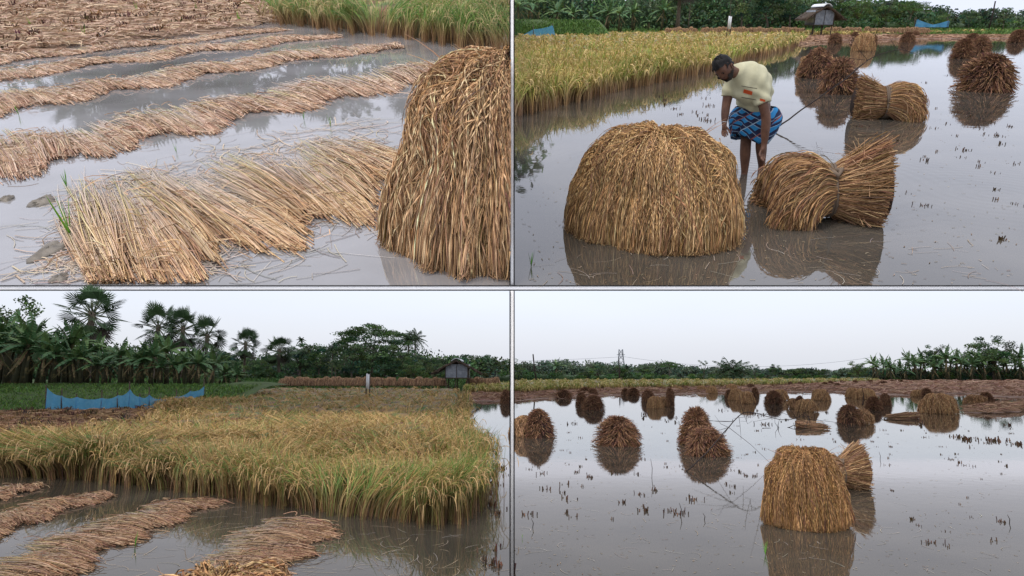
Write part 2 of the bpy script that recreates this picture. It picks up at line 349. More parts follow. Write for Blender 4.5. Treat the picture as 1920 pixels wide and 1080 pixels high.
def dome(b, rx, ry, h, n, seed, cols=GRAIN, ws=(4, 3, 3, 1.2), width=0.012, seg=12, amin=0, amax=2 * PI, x=0, y=0, pz=0.62, flare=0.12, leafy=0.22, wave=1.0):
    rng = np.random.default_rng(seed)
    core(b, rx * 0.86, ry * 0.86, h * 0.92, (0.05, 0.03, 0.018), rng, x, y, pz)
    s0 = rng.random(n) ** 0.75 * 0.86; ln = rng.uniform(0.22, 0.5, n); s1 = np.minimum(s0 + ln, 1.03)
    t = np.linspace(0, 1, seg)[None]; S = s0[:, None] + (s1 - s0)[:, None] * t
    a0 = rng.uniform(amin, amax, n); keep = vnoise(a0 * 5.5, s0 * 3.5, seed) + vnoise(a0 * 16, s0 * 6, seed + 2) * .7 > rng.random(n) * .95 + .12
    a0 = np.where(keep, a0, a0[np.roll(np.arange(n), 1)]); a = a0[:, None] + (rng.normal(size=(n, 1)) * 0.24 + (vnoise(a0 * 4, s0 * 4, seed + 9)[:, None] - .5) * .30) * (t - 0.4) / (0.25 + S) + np.sin(t * 4 + rng.random((n, 1)) * 6) * 0.010 * wave
    clump = np.sin(a * 23 + seed) * 0.5 + np.sin(a * 51 + S * 4) * 0.5
    th = S * PI / 2; lift = (rng.random((n, 1)) ** 1.6) * 0.075 - .02 + clump * 0.010 + 0.025 * t + (vnoise(a * 5.5, S * 3.5, seed) - .5) * .10 + (vnoise(a * 16, S * 6, seed + 2) - .5) * .045
    r = np.sin(th) ** 0.92; fl = 1 + flare * np.clip(S - 0.8, 0, 1) / 0.2
    sl = slump(a, s0[:, None] * 2, seed); X = x + (rx * r * fl * sl + lift) * np.cos(a); Y = y + (ry * r * fl * sl + lift) * np.sin(a)
    Z = h * np.cos(np.clip(th, 0, PI / 2)) ** pz * 1.0 + lift * 0.7 - 0.04 * np.clip(S - 1, 0, 1) * 10 - 0.03 * (t ** 2) + np.where(s1 > .95, rng.normal(size=n) * .012, 0)[:, None] * t
    P = np.stack([X, Y, Z], -1)
    lf = rng.random(n) < leafy
    C = palette(cols, ws, n, rng, 0.26); C[lf] = jit(np.array(cols[1]) * 0.62 + 0.015, lf.sum(), rng, 0.3)
    bump = 1 + 0.55 * np.where((np.arange(seg) % 2)[None] == 0, 1, -1) * (~lf)[:, None] * np.ones((n, 1)) + rng.uniform(-.25, .25, (n, seg))
    Wd = width * bump * rng.uniform(0.7, 1.25, (n, 1)) * np.where(lf, 0.9, 1.0)[:, None]
    Wd = Wd * np.where(t > 0.93, 0.35, 1)
    CC = C[:, None] * (1 + 0.26 * np.where((np.arange(seg) % 2) == 0, 1, -1)[None, :, None] * (~lf)[:, None, None])
    b.strands(P[~lf], Wd[~lf], CC[~lf], rng, 3); b.strands(P[lf], Wd[lf], CC[lf], rng, 2)
    # loose tips on the crown
    m = max(8, n // 60); a = rng.uniform(amin, amax, m); d = np.stack([np.cos(a) * 0.5, np.sin(a) * 0.5, rng.uniform(0.1, 0.9, m)], 1)
    o = np.stack([x + rx * 0.4 * np.cos(a) * rng.random(m), y + ry * 0.4 * np.sin(a) * rng.random(m), np.full(m, h * 0.94)], 1)
    t = np.linspace(0, 1, 5)[None, :, None]; Lh = rng.uniform(0.08, 0.2, (m, 1, 1)) * h / 0.9
    P = o[:, None] + d[:, None] * t * Lh + np.array([0, 0, -1]) * t ** 2 * Lh * 0.4
    b.strands(P, width * 0.4 * np.linspace(1, 0.2, 5)[None], jit(cols[0], m, rng), rng)
def heap(b, rx, ry, h, n, seed, cols=DARK, ws=(4, 3, 3, 1), width=0.012, x=0, y=0, amin=0, amax=2 * PI, sharp=1.0, lmul=1.0):
    """sheaves piled with their cut butts outward: a bristling cone"""
    rng = np.random.default_rng(seed)
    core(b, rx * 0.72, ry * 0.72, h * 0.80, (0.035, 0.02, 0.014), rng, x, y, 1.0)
    s = rng.random(n) ** 0.8; a = rng.uniform(amin, amax, n); g = np.floor(a * 3 + s * 5 + seed)
    gx = np.sin(g * 12.9) * 0.45; gy = np.sin(g * 7.3) * 0.35
    r0 = (np.sin(s * PI / 2) ** (0.8 * sharp)) * 0.70; z0 = h * 0.93 * np.cos(s * PI / 2) ** 0.9 * (1 - 0.08 * rng.random(n))
    sl = slump(a, s, seed) ** 2; o = np.stack([x + rx * r0 * sl * np.cos(a), y + ry * r0 * sl * np.sin(a), z0], 1)
    el = 0.75 - 1.35 * s + gx * 0.9 + rng.normal(size=n) * 0.40; az = a + gy * 1.3 + rng.normal(size=n) * 0.40
    d = np.stack([np.cos(az) * np.cos(el), np.sin(az) * np.cos(el), np.sin(el)], 1)
    ln = np.minimum(rx, h) * rng.uniform(0.28, 0.55, n) * (0.55 + 0.6 * s) * lmul; K = 4; t = np.linspace(0, 1, K)[None, :, None]
    P = o[:, None] - d[:, None] * 0.06 + d[:, None] * t * ln[:, None, None] + np.array([0, 0, -1]) * (t ** 2) * (ln * 0.18)[:, None, None]
    P[..., 2] = np.maximum(P[..., 2], -0.02)
    b.strands(P, width * rng.uniform(0.6, 1.25, (n, 1)) * np.array([1, 1, 0.95, 0.8])[None], palette(cols, ws, n, rng, 0.25), rng, 3)
def bundle_parts(L_, r_t, r_b, h, n, seed, width=0.012):
    """a sheaf lying on its side, tied in the middle: butts fan out to +x, grain heads droop to -x"""
    rng = np.random.default_rng(seed); res = []
    b = MB(); m = n; K = 6; t = np.linspace(0, 1, K)[None]
    a = rng.uniform(0, 2 * PI, m); rr = np.sqrt(rng.random(m)) ** 0.6
    zc0, zc1 = h * 0.40, h * 0.47
    r = r_t * (1 - t) ** 1 + r_b * t ** 0.85; r = r * rr[:, None]
    ex = L_ * rng.uniform(0.86, 1.04, m) * (0.9 + 0.1 * np.cos(a))
    az = rng.normal(size=(m, 1)) * 0.12 * t
    X = ex[:, None] * t; Y = r * np.cos(a[:, None] + az); Z = zc0 * (1 - t) + zc1 * t + r * np.sin(a[:, None] + az) * 1.0
    P = np.stack([X, Y, Z], -1) + rng.normal(size=(m, K, 3)) * 0.006 + rng.normal(size=(m, 1, 3)) * np.array([.2, 1, 1]) * (0.045 * t[..., None] ** 1.5) * (rng.random((m, 1, 1)) < .5); P[..., 2] = np.maximum(P[..., 2], -0.02)
    core(b, 0.01, 0.01, 0.01, (0.05, 0.03, 0.02), rng)
    b.tube([(0, 0, zc0), (L_ * 0.45, 0, (zc0 + zc1) / 2), (L_ * 0.9, 0, zc1)], [r_t * 0.8, (r_t + r_b) * 0.40, r_b * 0.80], 14, (0.04, 0.022, 0.015))
    b.strands(P, width * rng.uniform(0.6, 1.2, (m, 1)), palette([(0.34, 0.19, 0.10), (0.46, 0.29, 0.15), (0.22, 0.12, 0.07), (0.55, 0.38, 0.2)], (4, 3, 3, 1), m, rng, 0.22), rng, 3)
    k = m // 7; o = P[rng.integers(0, m, k), 3]; d = rng.normal(size=(k, 3)) * np.array([1, 0.8, 0.8]); d /= np.linalg.norm(d, axis=1)[:, None]
    tt = np.linspace(0, 1, 4)[None, :, None]; Q = o[:, None] + d[:, None] * tt * rng.uniform(0.06, 0.2, (k, 1, 1)); Q[..., 2] = np.maximum(Q[..., 2], 0)
    b.strands(Q, width * 0.6, jit((0.42, 0.26, 0.15), k, rng), rng)
    res.append(('straw_butts', b))
    b = MB(); m = int(n * 1.3); K = 10; t = np.linspace(0, 1, K)[None]
    a = rng.uniform(-0.25 * PI, 1.25 * PI, m)[:, None]; Lg = L_ * 0.98
    x_end = rng.uniform(0.5, 1.0, (m, 1)) * Lg
    R = r_t + (h * 0.52 - r_t) * np.sin(np.clip(t * 1.5, 0, 1) * PI / 2); R = R * (1 + 0.03 * rng.normal(size=(m, 1)))
    X = -x_end * np.sin(t * PI / 2) ** 0.9; drop = t ** 2.2
    Y = R * 1.15 * np.cos(a) * (1 + 0.15 * t); Z = zc0 + R * np.sin(a) * (1 - 0.35 * drop) - drop * h * 0.42 * rng.uniform(0.4, 1.1, (m, 1))
    P = np.stack([X, Y, np.maximum(Z, -0.02)], -1) + rng.normal(size=(m, 1, 3)) * (0.012 + 0.03 * t[..., None]); P[..., 2] = np.maximum(P[..., 2], -.02)
    b.tube([(0, 0, zc0), (-Lg * 0.25, 0, zc0), (-Lg * 0.55, 0, zc0 * 0.9), (-Lg * 0.82, 0, zc0 * 0.7)], [r_t * 0.8, h * 0.36, h * 0.40, h * 0.22], 14, (0.05, 0.03, 0.018))
    g = rng.random(m) < 0.6; alt = np.where(np.arange(K) % 2 == 0, 1, -1)[None]
    C = palette(GRAIN, (3, 3, 1, 3), m, rng, 0.2); C[~g] = jit((0.26, 0.165, 0.095), (~g).sum(), rng, 0.25)
    b.strands(P[g], width * (1 + 0.5 * alt * (t > 0.45)) * rng.uniform(0.7, 1.2, (g.sum(), 1)), C[g], rng, 3)
    b.strands(P[~g], width * 0.85, C[~g], rng, 2)
    res.append(('grain_heads', b))
    b = MB(); an = np.linspace(0, 2 * PI, 17)
    for off, rr in ((0, 0.020), (0.03, 0.016), (-0.035, 0.018)):
        b.tube(np.stack([off + 0.02 * np.sin(an * 2), (r_t + 0.015) * 1.12 * np.cos(an), zc0 + (r_t + 0.015) * 1.12 * np.sin(an)], 1), rr, 6, (0.16, 0.12, 0.09))
    b.tube([(0, -r_t * .5, zc0 + r_t), (0.05, -r_t * .75, zc0 + r_t * 1.12), (0.02, -r_t, zc0 + r_t * .9), (-0.05, -r_t * .7, zc0 + r_t * 1.1)], 0.028, 6, (0.2, 0.15, 0.11))
    b.tube([(-0.03, -r_t * .7, zc0 + r_t), (-0.16, -r_t * 1.0, zc0 + r_t * 0.95), (-0.30, -r_t * 1.1, zc0 + r_t * .9), (-0.42, -r_t, zc0 + r_t * 1.1)], [0.022, 0.026, 0.02, 0.012], 6, (0.45, 0.36, 0.24))
    res.append(('tie', b))
    return res
def make_bundle(name, W, loc, label, group, rz, s, args):
    o = obj(name, None, None, TRS(W, loc, rz, s)); tag(o, label, 'sheaf', group)
    for nm, b in bundle_parts(*args): obj(nm, b.mesh(nm, M_STRAW), o)
    return o
SM = {}
for i in range(3):
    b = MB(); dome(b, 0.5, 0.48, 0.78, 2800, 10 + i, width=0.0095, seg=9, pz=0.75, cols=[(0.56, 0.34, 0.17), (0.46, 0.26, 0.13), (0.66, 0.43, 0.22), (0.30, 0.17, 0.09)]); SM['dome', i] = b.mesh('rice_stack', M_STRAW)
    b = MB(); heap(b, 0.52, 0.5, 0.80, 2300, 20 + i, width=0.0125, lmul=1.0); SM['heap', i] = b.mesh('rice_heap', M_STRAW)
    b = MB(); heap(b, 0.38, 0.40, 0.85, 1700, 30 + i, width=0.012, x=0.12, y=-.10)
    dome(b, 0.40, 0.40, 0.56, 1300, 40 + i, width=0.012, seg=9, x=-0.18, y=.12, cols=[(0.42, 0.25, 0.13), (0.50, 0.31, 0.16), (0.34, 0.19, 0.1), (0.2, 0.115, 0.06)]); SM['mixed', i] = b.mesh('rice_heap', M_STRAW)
def stack(W, kind, cx, by, wpx, hpx, label, group=None, seed=0, flip=False):
    name = 'rice_stack' if kind == 'dome' else 'rice_heap'
    p = W.pix(cx, by); k = W.scale(p); wm = wpx / k / 1.06; hm = hpx / k / 0.86
    p = W.pix(cx, by); yl = p.y + wm * 0.42; loc = W.at(cx, yl)
    s = (wm * (-1 if flip else 1), wm, hm / 1.0)
    rz = (seed * 2.4) if kind != 'mixed' else (seed % 3 - 1) * 0.4
    return thing(name, SM[kind, seed % 3], W, loc, label, 'stack', group, rz, tilt=((seed * 37 % 11) / 10 - .5) * .16, s=(s[0], s[1], max(0.5 * wm, (hpx / k - 0.05 * hpx / k) / 0.84)))

# ------------------------------------------------------------------ swaths of cut rice laid in rows
def straw_row(W, pairs, n, seed, label, cols, tipcols, thick=0.10, width=0.009, sides=3, ymax=None, bundle=0.2, litter=0.25, M=M_STRAW, clipx=None, fan=0, group='rows of cut rice'):
    rng = np.random.default_rng(seed); b = MB(); pr = np.asarray(pairs, float)
    t0 = rng.random(n); nb = max(6, int(len(pairs) * (3 if fan else 4))); bid = np.floor(t0 * nb)
    if fan: t0 = np.clip((bid + .5 + rng.normal(size=n) * fan + np.sin(bid * 3.3) * .2) / nb, 0, 1); bo = np.sin(bid * 12.9898 + seed) * 0.5; bo2 = np.sin(bid * 7.233 + seed * 3) * 0.5
    tb = t0; tt = np.clip(t0 + bo * bundle / nb * 2.6 + rng.normal(size=n) * 0.22 / nb, 0, 1)
    B = interp(pr[:, :2], tb); T = interp(pr[:, 2:], tt)
    u = rng.random((n, 1)) ** 1.5 * 0.35 * (rng.random((n, 1)) < 0.7); B = B + (T - B) * u + (bo2[:, None] * 0.26 + rng.normal(size=(n, 1)) * .05) * (T - B)
    T = T + (T - B) * (rng.uniform(-0.5, 0.18, (n, 1)) + bo2[:, None] * .15)
    if ymax is not None:
        k = np.clip((B[:, 1] - ymax) / (B[:, 1] - T[:, 1] + 1e-6), 0, 1)[:, None]; B = B + (T - B) * k
    Bl, Tl = W.pixs(B), W.pixs(T)
    ok = np.linalg.norm(Bl - Tl, axis=1) > 0.03; Bl, Tl, u, bo2 = Bl[ok], Tl[ok], u[ok], bo2[ok]; n = len(Bl)
    K = 6; s = np.linspace(0, 1, K)[None, :, None]; P = Bl[:, None] * (1 - s) + Tl[:, None] * s
    ln = np.linalg.norm(Bl - Tl, axis=1)
    zz = thick * rng.random((n, 1)) * (.55 + 1.1 * np.abs(np.sin(t0[ok][:, None] * nb * PI))) * (1 + bo2[:, None]); prof = np.array([0.55, 0.95, 1, 0.7, 0.30, -0.12])[None]
    P[..., 2] = zz * prof + 0.003 - 0.012 * np.linspace(0, 1, 6)[None] ** 2 + rng.normal(size=(n, 1)) * 0.003
    d = (Tl - Bl) / ln[:, None]; side = np.stack([-d[:, 1], d[:, 0], d[:, 2] * 0], 1)
    P += side[:, None] * (s - 0.2) * (rng.normal(size=(n, 1, 1)) * 0.035 * ln[:, None, None]) + side[:, None] * np.sin(s * PI) * rng.normal(size=(n, 1, 1)) * 0.012 * ln[:, None, None]
    C0 = palette(cols, [1] * len(cols), n, rng, 0.16); C1 = palette(tipcols, [1] * len(tipcols), n, rng, 0.12)
    m = np.array([0, 0.15, 0.4, 0.7, 0.95, 1])[None, :, None]; C = C0[:, None] * (1 - m) + C1[:, None] * m
    dist = P[:, 0, 1] / 6.0
    Wd = width * rng.uniform(0.55, 1.3, (n, 1)) * np.maximum(1, dist)[:, None] ** 0.7 * np.array([1.15, 1.1, 1, 0.8, 0.5, 0.2])[None]
    b.strands(P, Wd, C, rng, sides)
    # dead leaves tangled over the straw
    k = int(n * litter); i = rng.integers(0, n, k); o = P[i, rng.integers(0, 5, k)].copy(); a = rng.uniform(0, 2 * PI, k); l2 = rng.uniform(0.05, 0.22, k)
    Kk = 5; s = np.linspace(0, 1, Kk)[None]; a2 = a[:, None] + rng.normal(size=(k, 1)) * 1.4 * s
    Q = np.stack([o[:, :1] + np.cos(a2) * s * l2[:, None], o[:, 1:2] + np.sin(a2) * s * l2[:, None], o[:, 2:3] + 0.02 + 0.03 * np.sin(s * PI) * rng.random((k, 1)) - 0.01 * s], -1)
    b.strands(Q, width * 0.7 * np.maximum(1, o[:, 1:2] / 6) ** 0.7, palette(cols, [1] * len(cols), k, rng, 0.25) * 0.85, rng)
    # darker straw mat below, darkest along its butt edge
    ts = np.linspace(0, 1, 60); e0 = interp(pr[:, :2], ts); e1 = interp(pr[:, 2:], ts)
    if ymax is not None:
        kk = np.clip((e0[:, 1] - ymax) / (e0[:, 1] - e1[:, 1] + 1e-6), 0, 1)[:, None]; e0 = e0 + (e1 - e0) * kk
    rows = []
    for f, z in ((0.12, -0.01), (0.17, thick * 0.30), (0.28, thick * 0.34), (0.36, thick * 0.10), (0.42, -0.01)):
        ff = f + 0.025 * np.sin(ts * 90 + seed)[:, None]; p_ = W.pixs(e0 * (1 - ff) + e1 * ff); p_[:, 2] = z * (1 + 0.5 * vnoise(ts * 50, ts * 0 + f * 9, seed)); rows.append(p_)
    V = np.array(rows); R_, n_ = V.shape[:2]; ii = np.arange(R_ - 1)[:, None] * n_ + np.arange(n_ - 1)[None]
    cc = np.repeat(np.array([(0.04, 0.022, 0.015), (0.10, 0.06, 0.04), np.array(cols[0]) * 0.55, np.array(cols[0]) * 0.55, (0.12, 0.1, 0.08)])[:, None], n_, 1)
    b.add(V.reshape(-1, 3), np.stack([ii, ii + 1, ii + n_ + 1, ii + n_], -1).reshape(-1, 4), cc.reshape(-1, 3))
    cl = None
    if clipx is not None: cl = clipL
    o = obj('straw_row', b.mesh('straw_row', M, clip=cl), None, W.M); return tag(o, label, 'straw row', group)

# ------------------------------------------------------------------ standing rice
def rice(name, W, poly, n, seed, hgt, colt, colm, colb, tipc, lodge=0.3, clip=None, edge=None, edge_n=0, label=None, greens=0.25, wmul=1.0, canopy=0.60, inset=0.55, far=12.0, m_per=None, hvar=0.12, edge_g=.35, calm=None):
    """blades and drooping heads over a ground polygon given in picture coordinates"""
    rng = np.random.default_rng(seed); b = MB()
    pl = W.pixs(np.asarray(poly, float))[:, :2]
    S = W.pixs(sample_poly(poly, n, rng))
    if edge is not None:
        t = rng.random(edge_n); E = interp(edge, t); E = W.pixs(E); E[:, :2] += rng.normal(size=(edge_n, 2)) * 0.14; E[:, 1] += .35 * vnoise(E[:, 0] * 1.1, E[:, 0] * 0, seed)
        E[:, 1] += np.abs(rng.normal(size=edge_n)) * 0.25
        S = np.concatenate([S, E])
    # gather into hills of rice
    g = 0.20 * np.maximum(1, S[:, 1] / far)[:, None]; S[:, :2] = np.where(rng.random((len(S), 1)) < 0.72, np.round(S[:, :2] / g) * g + rng.normal(size=(len(S), 2)) * 0.02 * g / 0.2 + np.sin(np.round(S[:, :2][:, ::-1] / g) * 5.1) * 0.3 * g, S[:, :2])
    N_ = len(S); dist = S[:, 1]
    hn = vnoise(S[:, 0] * 0.8, S[:, 1] * 0.8, seed); hh = hgt * (1 - hvar + 2 * hvar * hn) * rng.uniform(0.75, 1.12, N_)
    la = vnoise(S[:, 0] * 0.6 + 9, S[:, 1] * 0.6, seed + 1) * 4 * PI; lm = lodge * vnoise(S[:, 0] * 0.9, S[:, 1] * 0.9 + 5, seed + 2) * 1.6
    if calm: lm = lm * np.clip((calm - (960 + F * S[:, 0] / S[:, 1])) / 140, 0.08, 1)
    a = rng.uniform(0, 2 * PI, N_); sp_ = rng.uniform(0.05, 0.45, N_)
    dx = np.cos(a) * sp_ + np.cos(la) * lm; dy = np.sin(a) * sp_ + np.sin(la) * lm
    K = 6; t = np.linspace(0, 1, K)[None]; q = t ** 1.8
    X = S[:, :1] + dx[:, None] * q * hh[:, None]; Y = S[:, 1:2] + dy[:, None] * q * hh[:, None]
    droop = rng.uniform(0.0, 0.45, (N_, 1)); Z = hh[:, None] * (t - droop * t ** 4) + S[:, 2:3]
    P = np.stack([X, Y, Z], -1)
    gr = rng.random(N_) < greens * (0.3 + 1.4 * vnoise(S[:, 0] * 0.5, S[:, 1] * 0.5 + 3, seed + 4)) * (0.55 + 0.9 * (rng.random(N_)))
    if edge is not None: gr = gr | ((np.arange(N_) >= n) & (rng.random(N_) < edge_g * vnoise(S[:, 0] * 1.3, S[:, 1] * 1.3, 5) * 1.6))
    Ct = palette(colt, [1] * len(colt), N_, rng, 0.14); Ct[gr] = palette(colm, [1] * len(colm), gr.sum(), rng, 0.15)
    Cb = palette(colb, [1] * len(colb), N_, rng, 0.15)
    Ct = Ct * (0.72 + 0.5 * vnoise(S[:, 0] * .7, S[:, 1] * .45, seed + 7))[:, None]
    m = np.array([0, 0.05, 0.35, 0.85, 1, 1])[None, :, None]; C = Cb[:, None] * (1 - m) + Ct[:, None] * m
    wd = 0.009 * wmul * np.maximum(0.9, dist / 9)[:, None] * rng.uniform(0.6, 1.35, (N_, 1)) * np.array([0.7, 0.9, 1.1, 1.1, 0.85, 0.15])[None]
    b.strands(P, wd, C, rng, 2)
    # heads
    k = int(N_ * 0.5); i = rng.integers(0, N_, k); i = i[~gr[i]]; k = len(i); o = P[i, 4] * 0.6 + P[i, 5] * 0.4; a = np.arctan2(dy[i], dx[i]) + rng.normal(size=k) * 0.7
    l2 = rng.uniform(0.10, 0.2, k) * np.maximum(1, dist[i] / 25); s = np.linspace(0, 1, 5)[None]
    Q = np.stack([o[:, :1] + np.cos(a)[:, None] * l2[:, None] * np.sin(s * 1.5) * 0.8, o[:, 1:2] + np.sin(a)[:, None] * l2[:, None] * np.sin(s * 1.5) * 0.8, o[:, 2:3] + l2[:, None] * (0.15 * np.sin(s * 3) - 0.8 * s ** 2)], -1)
    b.strands(Q, 0.013 * wmul * np.maximum(0.9, dist[i] / 10)[:, None] * np.array([0.5, 1.1, 0.8, 1.1, 0.4])[None], palette(tipc, [1] * len(tipc), k, rng, 0.16), rng, 2)
    # filler bed inside the crop, its edge coloured dark for shade between stems
    lo, hi = pl.min(0), pl.max(0); cs = max(0.22, (hi - lo).max() / 220); nx, ny = int((hi[0] - lo[0]) / cs) + 2, int((hi[1] - lo[1]) / cs) + 2
    xs, ys = lo[0] + np.arange(nx) * cs, lo[1] + np.arange(ny) * cs; GX, GY = np.meshgrid(xs, ys)
    Gp = np.stack([GX.ravel(), GY.ravel()], 1); ins = inpoly(Gp, pl)
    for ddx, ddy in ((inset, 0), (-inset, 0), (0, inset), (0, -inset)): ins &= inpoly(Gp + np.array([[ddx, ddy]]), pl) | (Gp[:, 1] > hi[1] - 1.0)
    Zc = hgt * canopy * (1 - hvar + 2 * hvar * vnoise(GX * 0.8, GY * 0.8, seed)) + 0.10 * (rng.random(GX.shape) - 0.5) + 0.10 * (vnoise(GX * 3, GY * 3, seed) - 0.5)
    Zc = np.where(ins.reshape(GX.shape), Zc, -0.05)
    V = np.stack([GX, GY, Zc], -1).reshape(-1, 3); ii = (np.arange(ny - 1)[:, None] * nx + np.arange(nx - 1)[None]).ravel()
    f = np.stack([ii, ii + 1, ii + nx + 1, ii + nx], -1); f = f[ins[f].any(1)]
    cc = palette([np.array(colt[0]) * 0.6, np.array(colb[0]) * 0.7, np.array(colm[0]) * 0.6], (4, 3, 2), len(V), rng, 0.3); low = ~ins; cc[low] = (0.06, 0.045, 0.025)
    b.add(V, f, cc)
    o = obj(name, b.mesh(name, M_LEAF, clip=clip), None, W.M); o['kind'] = 'stuff'; tag(o, label, 'rice crop'); return o

def ground_patch(name, W, poly, n, seed, base_z, m, cols, label, strand_n, kind='structure', clip=None, wmul=1.0, clods=0, amp=0.05, slen=0.25):
    """a raised patch of muddy stubble: a bumpy sheet, plus its litter as stuff"""
    rng = np.random.default_rng(seed); pl = W.pixs(np.asarray(poly, float))[:, :2]; lo, hi = pl.min(0), pl.max(0)
    cs = max(0.08, (hi - lo).max() / n); nx, ny = int((hi[0] - lo[0]) / cs) + 2, int((hi[1] - lo[1]) / cs) + 2
    GX, GY = np.meshgrid(lo[0] + np.arange(nx) * cs, lo[1] + np.arange(ny) * cs); Gp = np.stack([GX.ravel(), GY.ravel()], 1)
    e = 0.5; soft = sum(inpoly(Gp + np.array([[a_, b_]]), pl).astype(float) for a_ in (-e, 0, e) for b_ in (-e, 0, e)) / 9
    Z = base_z * (soft * 2 - 1) + (amp * (vnoise(GX * 2.2, GY * 2.2, seed) - 0.45) + amp * 0.6 * (vnoise(GX * 7, GY * 7, seed) - 0.5)).ravel()
    Z = np.where(soft > 0, Z, -0.05)
    b = MB(); V = np.stack([GX.ravel(), GY.ravel(), Z], -1); ii = (np.arange(ny - 1)[:, None] * nx + np.arange(nx - 1)[None]).ravel()
    f = np.stack([ii, ii + 1, ii + nx + 1, ii + nx], -1); f = f[(soft[f] > 0).any(1)]; b.add(V, f)
    g = obj(name, b.mesh(name, m, smooth=True, clip=clip), None, W.M); g['kind'] = 'structure'
    if strand_n:
        b = MB(); S = W.pixs(sample_poly(poly, strand_n, rng)); k = strand_n; a = rng.uniform(0, PI, k); a = np.where(rng.random(k) < 0.6, rng.normal(size=k) * 0.4, a)
        sc = np.maximum(1, S[:, 1] / 8) ** 0.8; l2 = rng.uniform(0.5, 1.3, k) * slen * sc; s = np.linspace(0, 1, 4)[None]; a2 = a[:, None] + rng.normal(size=(k, 1)) * 0.8 * s
        zb = base_z + amp * (vnoise(S[:, 0] * 2.2, S[:, 1] * 2.2, seed) - 0.45) + 0.01
        Q = np.stack([S[:, :1] + np.cos(a2) * s * l2[:, None], S[:, 1:2] + np.sin(a2) * s * l2[:, None], zb[:, None] + rng.random((k, 1)) * 0.05 * np.sin(s * PI) * sc[:, None] + 0.005 + rng.random((k, 1)) * 0.02], -1)
        b.strands(Q, 0.012 * wmul * sc[:, None] * np.array([1, 1, 0.8, 0.4])[None], palette(cols, [1] * len(cols), k, rng, 0.2), rng)
        # cut hills
        k = clods
        if k:
            S = W.pixs(sample_poly(poly, k, rng)); S[:, 2] = base_z
            nb = 14; o = np.repeat(S, nb, 0); sc = np.repeat(np.maximum(1, S[:, 1] / 10) ** 0.6, nb); kk = len(o); o[:, :2] += rng.normal(size=(kk, 2)) * 0.035 * sc[:, None]
            d = np.stack([rng.normal(size=kk) * 0.4, rng.normal(size=kk) * 0.4, np.ones(kk)], 1); s = np.linspace(0, 1, 3)[None, :, None]
            Q = o[:, None] + d[:, None] * s * (rng.uniform(0.05, 0.14, kk) * sc)[:, None, None]
            hc = np.repeat(palette([(0.12, 0.07, 0.045), (0.32, 0.19, 0.08), (0.08, 0.05, 0.035)], (3, 1, 3), k, rng), nb, 0)
            b.strands(Q, 0.014 * wmul * sc[:, None], jit(hc, kk, rng, 0.15), rng)
        o = obj('straw_litter', b.mesh('straw_litter', M_STRAW, clip=clip), None, W.M); o['kind'] = 'stuff'; tag(o, label, 'straw')
    return g
def grass(name, W, pts, n, seed, hgt, cols, label, width=0.03, clip=None, zf=None, cat='grass', lean=0.5):
    """grass over a local polygon; zf gives the ground's height"""
    rng = np.random.default_rng(seed); b = MB(); S2 = sample_poly(pts, n, rng); z = zf(S2[:, 0], S2[:, 1]) if zf else np.zeros(n)
    o = np.stack([S2[:, 0], S2[:, 1], z], 1); a = rng.uniform(0, 2 * PI, n); l2 = hgt * rng.uniform(0.4, 1.2, n); s = np.linspace(0, 1, 4)[None]
    sp_ = rng.random(n) * lean
    P = np.stack([o[:, :1] + np.cos(a)[:, None] * (sp_ * l2)[:, None] * s ** 1.6, o[:, 1:2] + np.sin(a)[:, None] * (sp_ * l2)[:, None] * s ** 1.6, o[:, 2:3] + l2[:, None] * (s - 0.2 * s ** 3)], -1)
    b.strands(P, width * np.array([0.9, 1, 0.7, 0.1])[None] * rng.uniform(0.6, 1.3, (n, 1)), palette(cols, [1] * len(cols), n, rng, 0.2), rng)
    o = obj(name, b.mesh(name, M_LEAF, clip=clip), None, W.M); o['kind'] = 'stuff'; tag(o, label, cat); return o

